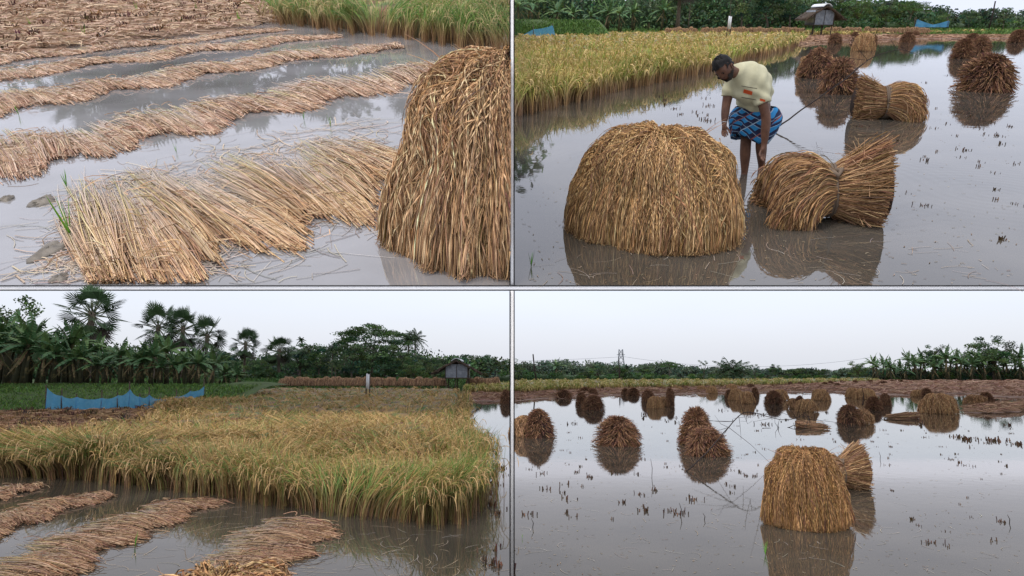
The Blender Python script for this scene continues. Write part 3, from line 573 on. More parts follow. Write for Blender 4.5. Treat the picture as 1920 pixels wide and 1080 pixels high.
# ------------------------------------------------------------------ trees (unit meshes, trunk and crown)
def branchy(b, rng, h, r, fork, spread, limbs):
    top = np.array([rng.normal() * 0.03 * h, rng.normal() * 0.03 * h, h * fork]); b.tube([(0, 0, -0.1), (top[0] * .4, top[1] * .4, h * fork * 0.5), top], [r, r * .75, r * .55], 8)
    ends = []
    for i in range(limbs):
        a = i * 2 * PI / limbs + rng.random(); e_ = top + np.array([math.cos(a) * spread * rng.uniform(.5, .9), math.sin(a) * spread * rng.uniform(.5, .9), (h - h * fork) * rng.uniform(.4, .85)])
        m_ = (top + e_) / 2 + np.array([0, 0, 0.06 * h]); b.tube([top, m_, e_], [r * .45, r * .28, r * .1], 6); ends.append(e_)
    return ends
GREENS = [(0.065, 0.12, 0.05), (0.085, 0.155, 0.06), (0.045, 0.09, 0.045), (0.11, 0.18, 0.065)]
def broadleaf(seed, h=8.0, wd=3.2, shape='round', n=5200, leaf=0.27, cols=GREENS, cl=46):
    rng = np.random.default_rng(seed); t = MB(); ends = branchy(t, rng, h, 0.16, 0.30 if shape == 'round' else 0.5, wd * 0.8, 6)
    c = MB(); d = rng.normal(size=(cl, 3)); d /= np.linalg.norm(d, axis=1)[:, None]; rr = rng.random(cl) ** 0.4
    if shape == 'round': cen = np.stack([d[:, 0] * wd * rr * .85, d[:, 1] * wd * rr * .85, h * 0.56 + d[:, 2] * h * 0.36 * rr], 1)
    else: cen = np.stack([d[:, 0] * wd * rr, d[:, 1] * wd * rr, h * 0.82 + np.abs(d[:, 2]) * h * 0.13 * (1 - rr * .5) - 0.10 * h * rr ** 2 + (rng.random(cl) < .3) * -h * .14], 1)
    cen[:len(ends)] = ends
    cr = rng.uniform(0.5, 1.05, cl) * wd * 0.27; i = rng.integers(0, cl, n); q = rng.normal(size=(n, 3)); q /= np.linalg.norm(q, axis=1)[:, None]; q *= (rng.random(n) ** 0.5)[:, None]
    fl = 0.75 if shape == 'round' else 0.42
    P = cen[i] + q * cr[i][:, None] * np.array([1.15, 1.15, fl]); cc = palette(cols, [1] * len(cols), cl, rng, 0.22)[i]
    c.leaves(P, leaf * rng.uniform(0.5, 1.3, n), jit(cc, n, rng, 0.2), rng)
    return t.mesh('trunk', M_BARK, True), c.mesh('crown', M_LEAF)
def leafblade(c, rng, o, a, el, Ln, wd, droop, colr, K=11, rag=0.5):
    """one big leaf with midrib, halves folded and torn"""
    t = np.linspace(0, 1, K); d = np.array([math.cos(a), math.sin(a), 0]); side = np.array([-math.sin(a), math.cos(a), 0])
    hx = Ln * (math.cos(el) * t + 0.12 * t ** 2); hz = Ln * (math.sin(el) * t - droop * t ** 2.2)
    P = o + d[None] * hx[:, None] + np.array([0, 0, 1.0])[None] * hz[:, None]
    prof = np.sin(np.clip(t * 1.08, 0, 1) * PI) ** 0.5 * wd * (t > 0.08)
    for sg in (-1, 1):
        for k in range(K - 1):
            if t[k] < 0.1: continue
            g = rng.random() * 0.35 * rag; w0, w1 = prof[k] * (1 - rng.random() * rag * .6), prof[k + 1] * (1 - rng.random() * rag * .6)
            A, B = P[k], P[k] * (g) + P[k + 1] * (1 - g); sag = -0.35 - rng.random() * 0.5 * rag
            A2 = A + side * sg * w0 + np.array([0, 0, 1]) * w0 * sag; B2 = B + side * sg * w1 * .95 + np.array([0, 0, 1]) * w1 * sag
            c.add([A, B, B2, A2], [(0, 1, 2, 3)], np.array(colr) * rng.uniform(0.8, 1.2))
    c.tube(P[::2], np.linspace(0.025, 0.006, len(P[::2])), 4, (0.14, 0.17, 0.06))
def banana(seed):
    rng = np.random.default_rng(seed); t = MB(); c = MB(); h = rng.uniform(1.7, 2.3); ln = rng.normal(size=2) * 0.12
    t.tube([(0, 0, -0.1), (ln[0] * .5, ln[1] * .5, h * .5), (ln[0], ln[1], h)], [0.14, 0.115, 0.07], 9)
    if rng.random() < 0.6: t.tube([(0.25, 0.1, -0.1), (0.3, 0.1, h * .4), (0.42, 0.14, h * .7)], [0.09, 0.07, 0.04], 7)
    o = np.array([ln[0], ln[1], h - 0.08]); nl = 11; cols = [(0.085, 0.18, 0.07), (0.06, 0.14, 0.055), (0.14, 0.24, 0.08)]
    for i in range(nl):
        f = i / nl; el = 1.45 - f * 1.15 + rng.normal() * 0.08; leafblade(c, rng, o, i * 2.4 + rng.normal() * 0.2, el, rng.uniform(1.35, 1.9), rng.uniform(0.20, 0.29), 0.12 + f * 0.75, cols[rng.integers(3)], rag=0.7)
    for i in range(3): leafblade(c, rng, o - [0, 0, 0.15], rng.random() * 6, -0.9, 1.1, 0.10, 0.3, (0.20, 0.13, 0.07), K=7, rag=1)
    return t.mesh('trunk', M_BSTEM, True), c.mesh('crown', M_LEAF)
def palmyra(seed):
    rng = np.random.default_rng(seed); t = MB(); c = MB(); h = 5.1
    t.tube([(0, 0, -0.1), (0.05, 0, h * .3), (0.0, 0.05, h * .7), (0, 0, h + .3)], [0.30, 0.2, 0.19, 0.26], 10)
    nf = 27
    for i in range(nf):
        f = (i + .5) / nf; a = i * 2.399; el = 1.45 - 2.6 * f ** 0.95 + rng.normal() * 0.08; pl = rng.uniform(1.1, 1.6)
        d = np.array([math.cos(a) * math.cos(el), math.sin(a) * math.cos(el), math.sin(el)]); o = np.array([0, 0, h]); e_ = o + d * pl
        s = np.array([-math.sin(a), math.cos(a), 0]); u = np.cross(s, d); c.tube([o, e_], [0.05, 0.03], 4, (0.10, 0.12, 0.05))
        tw = rng.normal() * 0.5; s, u = s * math.cos(tw) + u * math.sin(tw), -s * math.sin(tw) + u * math.cos(tw)
        cc = np.array([(0.045, 0.09, 0.036), (0.065, 0.12, 0.045), (0.036, 0.07, 0.032)][rng.integers(3)]) if f < 0.86 else np.array((0.04, 0.034, 0.024))
        ns = 24; R = rng.uniform(1.15, 1.45)
        for j in range(ns):
            b_ = (j / (ns - 1) - .5) * 3.7; q = d * math.cos(b_) + s * math.sin(b_); q2 = d * math.cos(b_ + .085) + s * math.sin(b_ + .085); q0 = d * math.cos(b_ - .085) + s * math.sin(b_ - .085)
            rr = R * (1 - 0.10 * abs(b_) / 2) * rng.uniform(.9, 1.05); cup = u * 0.12 * (1 if j % 2 else .6)
            c.add([e_, e_ + q0 * rr * .55 + cup, e_ + q * rr + cup * .4 - np.array([0, 0, .12 * rr]), e_ + q2 * rr * .55 + cup], [(0, 1, 2, 3)], cc * rng.uniform(.8, 1.2))
    return t.mesh('trunk', M_BARK, True), c.mesh('crown', M_LEAF)
def feather(seed, h=7.0, L_=2.3, nf=22, col_=(0.035, 0.075, 0.028), elmin=-0.7, thick=0.13, lw=0.055):
    rng = np.random.default_rng(seed); t = MB(); c = MB(); bx = rng.normal() * 0.4
    t.tube([(0, 0, -0.1), (bx * .4, 0, h * .35), (bx * .8, 0, h * .7), (bx, 0, h)], [thick * 1.5, thick, thick * .9, thick], 8)
    for i in range(nf):
        f = (i + .5) / nf; a = i * 2.399; el = 1.35 + (elmin - 1.35) * f; K = 9; s = np.linspace(0, 1, K); d = np.array([math.cos(a), math.sin(a), 0]); Ln = L_ * rng.uniform(.85, 1.1)
        P = np.array([bx, 0, h]) + d * (Ln * math.cos(el) * s + .1 * s ** 2 * Ln)[:, None] + np.array([0, 0, 1.]) * (Ln * (math.sin(el) * s - (.25 + .35 * f) * s ** 2.2))[:, None]
        c.tube(P, np.linspace(.035, .008, K), 4, (0.12, 0.13, 0.06)); m = 30; ss = np.linspace(.1, .98, m); B = interp(P, ss); side = np.array([-math.sin(a), math.cos(a), 0])
        for sg in (-1, 1):
            ll = L_ * .26 * np.sin(ss * PI * .9 + .25) ** .6; E = B + side * sg * (ll * .75)[:, None] + d * (ll * .35)[:, None] + np.array([0, 0, -1.]) * (ll * rng.uniform(.3, .7, m))[:, None]
            Q = np.stack([B, (B + E) / 2 + [0, 0, .03], E], 1); c.strands(Q, lw * np.array([.8, 1, .15])[None], jit(col_, m, rng, .15), rng)
    return t.mesh('trunk', M_BARK, True), c.mesh('crown', M_LEAF)
TREES = {}
def proto(kind):
    if kind in TREES: return TREES[kind]
    k, i = kind
    if k == 'banana': r = banana(100 + i), 3.7
    elif k == 'palmyra': r = palmyra(200 + i), 7.2
    elif k == 'coconut': r = feather(300 + i), 8.7
    elif k == 'date': r = feather(330 + i, h=1.3, L_=2.6, nf=26, elmin=-.2, thick=.2), 3.6
    elif k == 'areca': r = feather(340 + i, h=8.4, L_=1.0, nf=12, thick=.07, lw=.09), 9.3
    elif k == 'round': r = broadleaf(400 + i), 7.7
    elif k == 'light': r = broadleaf(420 + i, cols=[(0.08, 0.14, 0.035), (0.11, 0.17, 0.05), (0.06, 0.11, 0.03)], n=3800), 7.7
    elif k == 'umbrella': r = broadleaf(440 + i, h=8.5, wd=4.4, shape='umb', n=6500, leaf=.24, cl=60, cols=[(0.06, 0.125, 0.03), (0.08, 0.155, 0.04), (0.045, 0.10, 0.03)]), 8.3
    elif k == 'bush': r = broadleaf(460 + i, h=3, wd=1.7, n=2600, leaf=.2, cols=[(0.05, 0.10, 0.025), (0.075, 0.13, 0.035), (0.04, 0.075, 0.025)], cl=24), 2.9
    elif k == 'sparse': r = broadleaf(480 + i, h=7, wd=2.2, n=1100, leaf=.24, cl=16), 6.8
    TREES[kind] = r; return r
NAMES = {'banana': 'banana_plant', 'palmyra': 'palmyra_palm', 'coconut': 'coconut_palm', 'date': 'date_palm', 'areca': 'areca_palm', 'bush': 'bush', 'sparse': 'tree', 'round': 'tree', 'light': 'tree', 'umbrella': 'tree'}
def tree(W, kind, i, x, top, yl, zb, label, group=None, wide=1.0, rz=None, lean=0):
    (tr, cr), h = proto((kind, i)); s = (W.ztop(yl, top) - zb) / h; o = obj(NAMES[kind], None, None, TRS(W, W.at(x, yl, zb), i * 1.7 + x * .13 if rz is None else rz, (s * wide, s * wide, s), lean))
    tag(o, label, 'palm' if 'palm' in NAMES[kind] else ('banana plant' if kind == 'banana' else ('bush' if kind == 'bush' else 'tree')), group)
    obj('trunk', tr, o); obj('crown', cr, o); return o
def foliage_band(name, W, x0, x1, yl, zb, tops, n, seed, leaf, cols, label, depth=4, cl=120):
    """a far mass of trees or scrub whose single crowns cannot be told apart"""
    rng = np.random.default_rng(seed); b = MB(); xs = rng.uniform(x0, x1, cl); ty = np.interp(xs, [p[0] for p in tops], [p[1] for p in tops])
    cy = yl + rng.uniform(0, depth, cl); X = np.array([W.at(x, y).x for x, y in zip(xs, cy)]); zt = np.array([W.ztop(y, t) for y, t in zip(cy, ty)])
    hh = np.maximum(zt - zb, .4); f = rng.random(cl) ** .7; r = hh * rng.uniform(.22, .4, cl); cz = zb + (hh - r * .8) * f; wpx = (x1 - x0) / cl * 2.2
    i = rng.integers(0, cl, n); q = rng.normal(size=(n, 3)); q /= np.linalg.norm(q, axis=1)[:, None]; q *= (rng.random(n) ** .45)[:, None]
    P = np.stack([X[i], cy[i], cz[i]], 1) + q * r[i][:, None] * np.array([1.7, 1.2, .9]); P[:, 2] = np.maximum(P[:, 2], zb * .9)
    cc = palette(cols, [1] * len(cols), cl, rng, .22)[i]; b.leaves(P, leaf * rng.uniform(.5, 1.4, n), jit(cc, n, rng, .18), rng)
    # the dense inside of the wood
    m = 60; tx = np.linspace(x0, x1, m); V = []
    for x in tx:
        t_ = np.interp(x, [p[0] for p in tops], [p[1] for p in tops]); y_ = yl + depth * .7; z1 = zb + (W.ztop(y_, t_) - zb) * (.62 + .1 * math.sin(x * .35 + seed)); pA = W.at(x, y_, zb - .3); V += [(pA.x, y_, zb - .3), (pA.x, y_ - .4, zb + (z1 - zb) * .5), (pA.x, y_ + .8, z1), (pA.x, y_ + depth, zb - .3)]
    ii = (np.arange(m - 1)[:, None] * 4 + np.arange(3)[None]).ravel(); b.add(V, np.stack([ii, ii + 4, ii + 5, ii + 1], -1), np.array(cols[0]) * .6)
    o = obj(name, b.mesh(name, M_LEAF), None, W.M); o['kind'] = 'stuff'; tag(o, label, 'woods' if 'wood' in name else 'scrub'); return o

# ================================================================== upper left: rows of cut rice
WC = WT; clipL = lambda V: (V[:, 0] < -0.004) & (V[:, 1] > YT + 0.01)
PK = [(0.66, 0.46, 0.33), (0.56, 0.35, 0.23), (0.70, 0.52, 0.38), (0.40, 0.23, 0.15)]
PKT = [(0.72, 0.62, 0.54), (0.62, 0.57, 0.32), (0.66, 0.56, 0.50), (0.76, 0.68, 0.60)]
PK1 = [(0.74, 0.50, 0.28), (0.62, 0.38, 0.21), (0.76, 0.56, 0.35), (0.46, 0.27, 0.16)]
rows = [
 ([(200, 620, 110, 400), (260, 590, 150, 355), (350, 525, 215, 335), (450, 478, 290, 322), (548, 445, 370, 318), (612, 418, 440, 300), (690, 402, 520, 285), (738, 345, 600, 262), (790, 300, 690, 238)], 4600, 'nearest row of cut rice fanned over the water beside the tall grain stack', PK1, PKT, 0.034, 0.0068, 534.5),
 ([(-40, 345, -90, 250), (60, 318, 0, 238), (108, 305, 80, 248), (215, 282, 150, 232), (300, 258, 235, 215), (385, 246, 300, 196), (480, 215, 390, 185), (560, 205, 470, 170), (640, 188, 560, 150), (720, 172, 640, 138), (800, 152, 740, 120), (880, 135, 850, 108)], 4200, 'second row of cut rice, heaped in a thick brown tuft at its left end', PK, PKT, 0.028, 0.008, None),
 ([(-30, 222, -80, 190), (60, 203, 10, 170), (150, 187, 100, 160), (220, 172, 170, 150), (310, 160, 250, 138), (400, 140, 340, 122), (480, 128, 430, 110), (560, 115, 520, 97), (660, 102, 620, 84), (760, 92, 740, 82)], 3800, 'third row of cut rice, pinkish straw ending near the standing grass', PK, PKT, 0.028, 0.0075, None),
 ([(-30, 160, -60, 135), (90, 138, 50, 122), (190, 122, 140, 112), (300, 112, 250, 98), (380, 98, 340, 86), (480, 90, 440, 76), (560, 78, 530, 68), (640, 70, 620, 66)], 2800, 'fourth row of cut rice, a thin pink band with dark gaps below it', PK, PKT, 0.028, 0.0075, None),
 ([(-30, 125, -60, 108), (60, 112, 30, 100), (140, 101, 100, 90), (250, 90, 220, 80), (380, 77, 350, 70), (480, 64, 460, 58), (540, 57, 525, 53)], 2200, 'farthest row of cut rice, next to the stubble field', PK, PKT, 0.028, 0.0075, None)]
for j, (pr, n, lab, c0, c1, th, wd, ym) in enumerate(rows):
    straw_row(WT, pr, int(n * (.8 if j else .62)), 50 + j, lab, c0, c1, th, wd, 3, ym, clipx=-1, litter=0.22 if j else .22, bundle=.2 if j else 1.0, fan=.34 if j else .24)
sub = [(100, 534), (115, 420), (150, 350), (330, 300), (560, 245), (720, 215), (760, 300), (720, 330), (560, 415), (430, 470), (340, 534)]
ground_patch('stubble_ground', WT, [(-60, 112), (60, 96), (130, 90), (200, 80), (300, 71), (430, 55), (500, 42), (520, -60), (-60, -60)], 260, 61, 0.03, M_STUB,
             [(0.64, 0.47, 0.35), (0.54, 0.37, 0.27), (0.68, 0.52, 0.36), (0.40, 0.26, 0.18)], 'flattened straw litter over the muddy stubble field', 26000, clip=clipL, clods=190, amp=0.10, slen=0.28)
rice('standing_grass', WT, [(505, 45), (580, 52), (700, 66), (850, 88), (960, 108), (962, -70), (505, -70)], 14000, 62, 0.62,
     [(0.46, 0.42, 0.17), (0.55, 0.45, 0.22), (0.36, 0.38, 0.13)], [(0.13, 0.26, 0.05), (0.20, 0.34, 0.07), (0.10, 0.22, 0.06)], [(0.30, 0.16, 0.08), (0.40, 0.25, 0.12)],
     [(0.55, 0.44, 0.22), (0.48, 0.38, 0.18)], 0.8, clipL, [(505, 45), (580, 52), (700, 66), (850, 88), (960, 108)], 3200, 'tall green and straw-coloured grass at the edge of the flooded field', 0.45, 0.7, far=8, edge_g=.5)
# the big grain stack, cut off by the partition
def hero_top(W, cx, cyfront, s, label, seed, rx, ry, h, n, clip=None, lean_c=None, width=0.0095, cols=GRAIN, **kw):
    loc = W.pix(cx, cyfront); loc = W.at(cx, loc.y + ry * 0.95)
    o = obj('grain_stack', None, None, TRS(W, loc)); tag(o, label, 'stack')
    b = MB(); dome(b, rx, ry, h, n, seed, width=width, seg=15, cols=cols, **kw)
    cl = (lambda V: clip(V + np.array(loc)[None])) if clip else None
    obj('sheaves', b.mesh('sheaves', M_STRAW, clip=cl), o)
    rng = np.random.default_rng(seed + 1); m = 46; b = MB(); a = rng.uniform(0, 2 * PI, m)
    t = np.linspace(0, 1, 5)[None, :, None]; d = np.stack([np.cos(a), np.sin(a), rng.uniform(0.0, 1.1, m)], 1) * np.array([1, .6, 1]); Lh = rng.uniform(.12, .34, (m, 1, 1)) * h
    o_ = np.stack([rx * .55 * np.cos(a), ry * .5 * np.sin(a), np.full(m, h * .88)], 1)
    P = o_[:, None] + d[:, None] * t * Lh + np.array([0, 0, -1]) * t ** 2 * Lh * .35
    b.strands(P, 0.008 * np.linspace(1.2, .2, 5)[None], jit((0.40, 0.24, 0.15), m, rng), rng)
    obj('loose_straws', b.mesh('loose_straws', M_STRAW, clip=cl), o)['kind'] = 'stuff'; return o
kT = WT.scale(WT.pix(880, 495))
TG = [(0.60, 0.375, 0.20), (0.48, 0.28, 0.14), (0.72, 0.50, 0.29), (0.30, 0.165, 0.095)]
hero_top(WT, 952, 500, 1, 'tall bell-shaped grain stack cut off by the white partition', 71, 166 / kT, 158 / kT, 0.97, 21000, clip=clipL, cols=TG, width=0.0054, pz=0.60, flare=0.26)
# clods, sprouts, floating stems
def clod(W, x, y, wpx, hpx, label, seed, group=None):
    rng = np.random.default_rng(seed); b = MB(); p = W.pix(x, y); k = W.scale(p); n, K = 18, 7; th = np.linspace(.03, PI / 2, K); a = np.linspace(0, 2 * PI, n, endpoint=False); T, A = np.meshgrid(th, a, indexing='ij')
    kk = 1 + rng.normal(size=T.shape) * .11 + .15 * np.sin(A * 3 + seed); V = np.stack([np.sin(T) * np.cos(A) * kk * .5 * wpx / k, np.sin(T) * np.sin(A) * kk * .5 * hpx / k * 2.2, np.cos(T) * .03 * kk - .008], -1).reshape(-1, 3)
    i = np.arange(K - 1)[:, None] * n; j = np.arange(n)[None]; j2 = (j + 1) % n; b.add(V, np.stack([i + j, i + n + j, i + n + j2, i + j2], -1).reshape(-1, 4))
    return thing('mud_clod', b.mesh('mud_clod', M_CLOD, True), W, p, label, 'mud clod', group)
clod(WT, 93, 470, 48, 46, 'largest grey mud clod, left of the nearest straw row', 1)
clod(WT, 80, 378, 40, 28, 'grey mud clod with green stems lying over it', 2)
clod(WT, 112, 524, 30, 18, 'small mud clod at the lower white beam by the straw', 3)
clod(WT, 14, 374, 24, 12, 'small flat mud clod at the left end of the water', 4)
def sprout_mesh(seed, n=5, h=.16, cols=((0.14, 0.34, 0.03), (0.2, 0.42, 0.05)), w=.007, sp=.25):
    rng = np.random.default_rng(seed); b = MB(); a = rng.uniform(0, 6.28, n); s = np.linspace(0, 1, 5)[None]; l2 = h * rng.uniform(.5, 1.1, (n, 1)); q = rng.uniform(.2, 1, (n, 1)) * sp
    P = np.stack([np.cos(a)[:, None] * s * l2 * q, np.sin(a)[:, None] * s * l2 * q, s * l2], -1); b.strands(P, w * np.array([.8, 1, 1, .7, .1])[None], palette(cols, [1] * len(cols), n, rng, .15), rng); return b.mesh('sprout', M_LEAF)
SP = [sprout_mesh(i) for i in range(4)]
for i, (x, y, s, lab) in enumerate([(132, 440, 1.5, 'tallest bright green sprout at the left edge of the nearest straw row'), (125, 350, .8, 'small green sprout above the mud clods'), (331, 287, .6, 'lone green sprout in open water between two straw rows'), (35, 215, .9, 'green sprout at the left end under the third straw row'), (620, 238, .7, 'thin green blades in the water left of the grain stack'), (570, 225, .7, 'thin blade standing near the middle of the second straw row'), (60, 55, 1.6, 'fresh green tuft in the stubble field, leftmost'), (160, 72, 1.6, 'fresh green tuft at the water edge of the stubble'), (260, 28, 1.8, 'fresh green tuft in the middle of the stubble'), (370, 26, 1.8, 'fresh green tuft in the stubble, rightmost'), (450, 48, 2.0, 'green tuft by the water near the standing grass')]):
    thing('sprout', SP[i % 4], WT, WT.pix(x, y), lab, 'sprout', 'green sprouts in the upper left field', i * 1.3, s)
def stems(W, poly, n, seed, label, cols, width=.005, ln=(.1, .35), z=.004, clip=None):
    rng = np.random.default_rng(seed); b = MB(); S = W.pixs(sample_poly(poly, n, rng)); a = rng.uniform(0, 6.28, n); l2 = rng.uniform(*ln, n); s = np.linspace(0, 1, 5)[None]; a2 = a[:, None] + rng.normal(size=(n, 1)) * .5 * s
    P = np.stack([S[:, :1] + np.cos(a2) * s * l2[:, None], S[:, 1:2] + np.sin(a2) * s * l2[:, None], np.full((n, 5), z)], -1); b.strands(P, width * np.maximum(1, S[:, 1:2] / 6) * rng.uniform(.6, 1.2, (n, 1)), palette(cols, [1] * len(cols), n, rng, .15), rng, ref=np.array([0, 0, 1.0]))
    o = obj('floating_straw', b.mesh('floating_straw', M_STRAW, clip=clip), None, W.M); o['kind'] = 'stuff'; tag(o, label, 'straw'); return o
PALE = [(0.42, 0.40, 0.38), (0.36, 0.33, 0.30), (0.48, 0.43, 0.36)]
stems(WT, [(20, 534), (20, 400), (300, 280), (700, 200), (740, 420), (560, 534)], 480, 5, 'pale loose straws floating between the upper left rows', PALE, clip=clipL)
stems(WT, sub, 1100, 6, 'sunken pale straw between the fans of the nearest row', [(0.50, 0.42, 0.36), (0.45, 0.36, 0.30), (0.56, 0.46, 0.34)], .008, (.1, .4), .006, clip=clipL)
# palms across the field, seen only in the water
for i, (x, top, y) in enumerate([(120, -395, 30), (160, -372, 30), (215, -400, 30), (330, -370, 31), (415, -380, 30), (430, -372, 31), (575, -345, 31), (640, -350, 30), (280, -350, 33), (520, -330, 32), (60, -365, 31), (760, -345, 31), (850, -340, 32)]):
    k = ('palmyra', 'coconut', 'palmyra')[i % 3]; tree(WT, k, 0, x, top, y, 0, 'palm beyond the stubble field, mirrored in the water', 'palms mirrored in the upper left water')
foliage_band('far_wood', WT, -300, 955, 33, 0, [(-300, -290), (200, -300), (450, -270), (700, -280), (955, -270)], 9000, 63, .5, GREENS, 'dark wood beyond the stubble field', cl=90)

# ================================================================== upper right: man, stacks, hut
clipR = lambda V: V[:, 0] > 0.004
RG = [(0.52, 0.40, 0.13), (0.60, 0.45, 0.18), (0.44, 0.36, 0.10)]; RM = [(0.22, 0.30, 0.05), (0.30, 0.36, 0.07), (0.38, 0.38, 0.10)]
RB = [(0.34, 0.20, 0.10), (0.44, 0.28, 0.14), (0.26, 0.15, 0.08)]; RT_ = [(0.60, 0.44, 0.20), (0.52, 0.38, 0.14)]
rice('standing_rice', WR, [(955, 222), (1060, 197), (1180, 167), (1300, 142), (1400, 112), (1480, 90), (1505, 77), (1530, 70), (1500, 66), (1300, 66.5), (955, 67)], 30000, 81, 0.72, RG, RM, RB, RT_, 0.22, clipR,
     [(955, 222), (1060, 197), (1180, 167), (1300, 142), (1400, 112), (1480, 90), (1505, 77)], 5200, 'ripe golden rice left of the stooping man', 0.42, far=12)
rice('standing_rice', WR, [(1500, 70), (1560, 69), (1700, 68), (1945, 66), (1945, 61), (1500, 61)], 6500, 82, 0.75, RG, RM, RB, RT_, 0.1, clipR,
     [(1500, 70), (1700, 68), (1945, 66)], 2200, 'thin strip of yellow rice beyond the flooded field with the stooping man', 0.45, far=10)
ground_patch('mud_margin', WR, [(1490, 84), (1560, 76), (1700, 73), (1945, 72), (1945, 66), (1500, 69)], 120, 83, 0.02, M_MUD, [(0.46, 0.30, 0.2), (0.36, 0.22, 0.15)], 'straw litter on the muddy margin of the upper right field', 2500, clip=clipR, amp=.04)
b = MB(); yb = 44.0
def bank(W, name, x0, x1, y0, y1, h, nx=60, ny=8, seed=0, m=M_GRASSG):
    b = MB(); X, Y = np.meshgrid(np.linspace(x0, x1, nx), np.linspace(y0, y1, ny)); v = (Y - y0) / (y1 - y0); Z = h * np.sin(np.clip(v * 1.6, 0, PI / 2)) ** 1.2 * (.8 + .4 * vnoise(X * .35, Y * .35, seed)) - .04
    i = np.arange(ny - 1)[:, None] * nx + np.arange(nx - 1)[None]; b.add(np.stack([X, Y, Z], -1), np.stack([i, i + 1, i + nx + 1, i + nx], -1).reshape(-1, 4)); return structure(name, b.mesh(name, m, True), W)
bank(WR, 'grassy_bank', 0.01, 90, 86, 104, .7, seed=3)
GG = [(0.09, 0.18, 0.035), (0.13, 0.23, 0.05), (0.07, 0.14, 0.03)]
grass('bank_grass', WR, [(0.1, 85), (88, 85), (88, 98), (.1, 98)], 22000, 84, .55, GG, 'green grass and weeds on the bank behind the upper right field', .10, zf=lambda x, y: .7 * np.sin(np.clip((y - 86) / 18 * 1.6, 0, PI / 2)) ** 1.2 * .9, lean=.8)
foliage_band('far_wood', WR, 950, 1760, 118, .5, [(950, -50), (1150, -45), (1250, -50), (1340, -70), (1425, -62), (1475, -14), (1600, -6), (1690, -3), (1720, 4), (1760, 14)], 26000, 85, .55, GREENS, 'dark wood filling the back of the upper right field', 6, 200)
foliage_band('far_wood', WR, 1640, 1960, 132, .3, [(1640, 6), (1700, 4), (1740, 8), (1800, 16), (1850, 14), (1900, 16), (1960, 12)], 9000, 86, .5, [(0.06, 0.10, 0.05), (0.045, 0.08, 0.045), (0.075, 0.115, 0.05)], 'low hazy wood under the pale sky at the upper right', 5, 110)
foliage_band('scrub', WR, 1500, 1960, 100, .5, [(1500, 30), (1600, 27), (1700, 33), (1780, 38), (1860, 34), (1960, 36)], 8000, 87, .3, [(0.05, 0.10, 0.025), (0.075, 0.13, 0.035), (0.04, 0.075, 0.025)], 'low green scrub behind the hut and the right-hand net', 3, 110)
TL_ = [(972, -60, 58), (1000, -75, 60), (1042, -70, 60), (1075, -60, 62), (1108, -55, 60), (1135, -62, 63), (1160, -50, 60), (1185, -58, 62), (1215, -45, 64), (1240, -52, 62)]
for i, (x, t_, y) in enumerate(TL_): tree(WR, 'banana', i % 3, x, t_ + 40 + (i * 37 % 30), y + 30, .6, 'banana plant with ragged leaves in the grove behind the left-hand rice', 'banana grove above the upper right rice', wide=1.15)
for i, (x, t_, y, k, lab) in enumerate([(1290, -20, 62, 'coconut', 'coconut palm in the dark wood behind the white board'), (1368, -30, 64, 'areca', 'slim palm just behind the white board'), (1270, -70, 58, 'palmyra', 'dark-trunked palm rising out of the frame right of the banana grove'), (1390, -35, 66, 'round', 'dark leafy tree left of the hut, first from the board'), (1440, -45, 66, 'round', 'dark leafy tree left of the hut, second from the board'), (1480, -30, 66, 'round', 'dark leafy tree touching the left eave of the hut'), (1560, -14, 66, 'round', 'dense tree directly right of the hut roof'), (1605, -10, 66, 'light', 'paler green tree, second to the right of the hut'), (1650, -4, 68, 'round', 'broad dark tree, third to the right of the hut'), (1700, 0, 70, 'umbrella', 'spreading tree where the wood drops to the sky'), (1763, 22, 60, 'light', 'small round bright green tree above the right-hand net'), (1815, 17, 62, 'round', 'rounded tree between the net and the tall pole'), (1880, 12, 62, 'sparse', 'scraggy tree right of the tall pole')]):
    tree(WR, k, i % 2, x, t_, y * 1.62, .5, lab, wide=1.3 if k in ('round', 'umbrella') else 1.1)
b = MB(); q = WR.at(1852, 95, .3); zt = WR.ztop(95, 2); b.tube([(0, 0, -.3), (.04, 0, zt * .5), (-.02, 0, zt - .3)], [.10, .09, .08], 6); thing('pole', b.mesh('pole', M_TWIG), WR, q, 'tall thin dark pole at the far right of the upper right field', 'pole')
def sheaf_row(W, xs, yl, zb, hpx, label, group, seed):
    rng = np.random.default_rng(seed)
    for i, x in enumerate(xs):
        p_ = W.at(x, yl + rng.normal() * .15, zb); k = W.scale(p_); s = hpx / k / .78
        thing('straw_sheaf', SM['dome', i % 3], W, p_, label, 'sheaf', group, rng.random() * 6, (s * .72 * rng.uniform(.85, 1.2), s * .72, s * rng.uniform(.85, 1.15)))
for i in range(3):
    b = MB(); dome(b, 0.5, 0.5, 0.78, 420, 90 + i, width=0.035, seg=7, pz=.8, cols=[(0.46, 0.29, 0.17), (0.40, 0.25, 0.15), (0.54, 0.36, 0.22), (0.3, 0.18, 0.11)]); SM['dome', 3 + i] = b.mesh('straw_sheaf', M_STRAW)
SM_b = {i: SM['dome', 3 + i] for i in range(3)}
def sheaf_row(W, xs, yl, zb, hpx, label, group, seed):
    rng = np.random.default_rng(seed)
    for i, x in enumerate(xs):
        p_ = W.at(x, yl + rng.normal() * .15, zb); k = W.scale(p_); s = hpx / k / .78
        thing('straw_sheaf', SM_b[i % 3], W, p_, label, 'sheaf', group, rng.random() * 6, (s * .75 * rng.uniform(.85, 1.25), s * .72, s * rng.uniform(.85, 1.15)))
sheaf_row(WR, [x for x in np.arange(1250, 1745, 7.5) if not (1306 < x < 1312 or 1512 < x < 1550 or 1610 < x < 1622)], 87.5, .35, 10, 'pale brown sheaf standing in the long line along the bank behind the rice', 'sheaves lined up on the bank, upper right', 5)
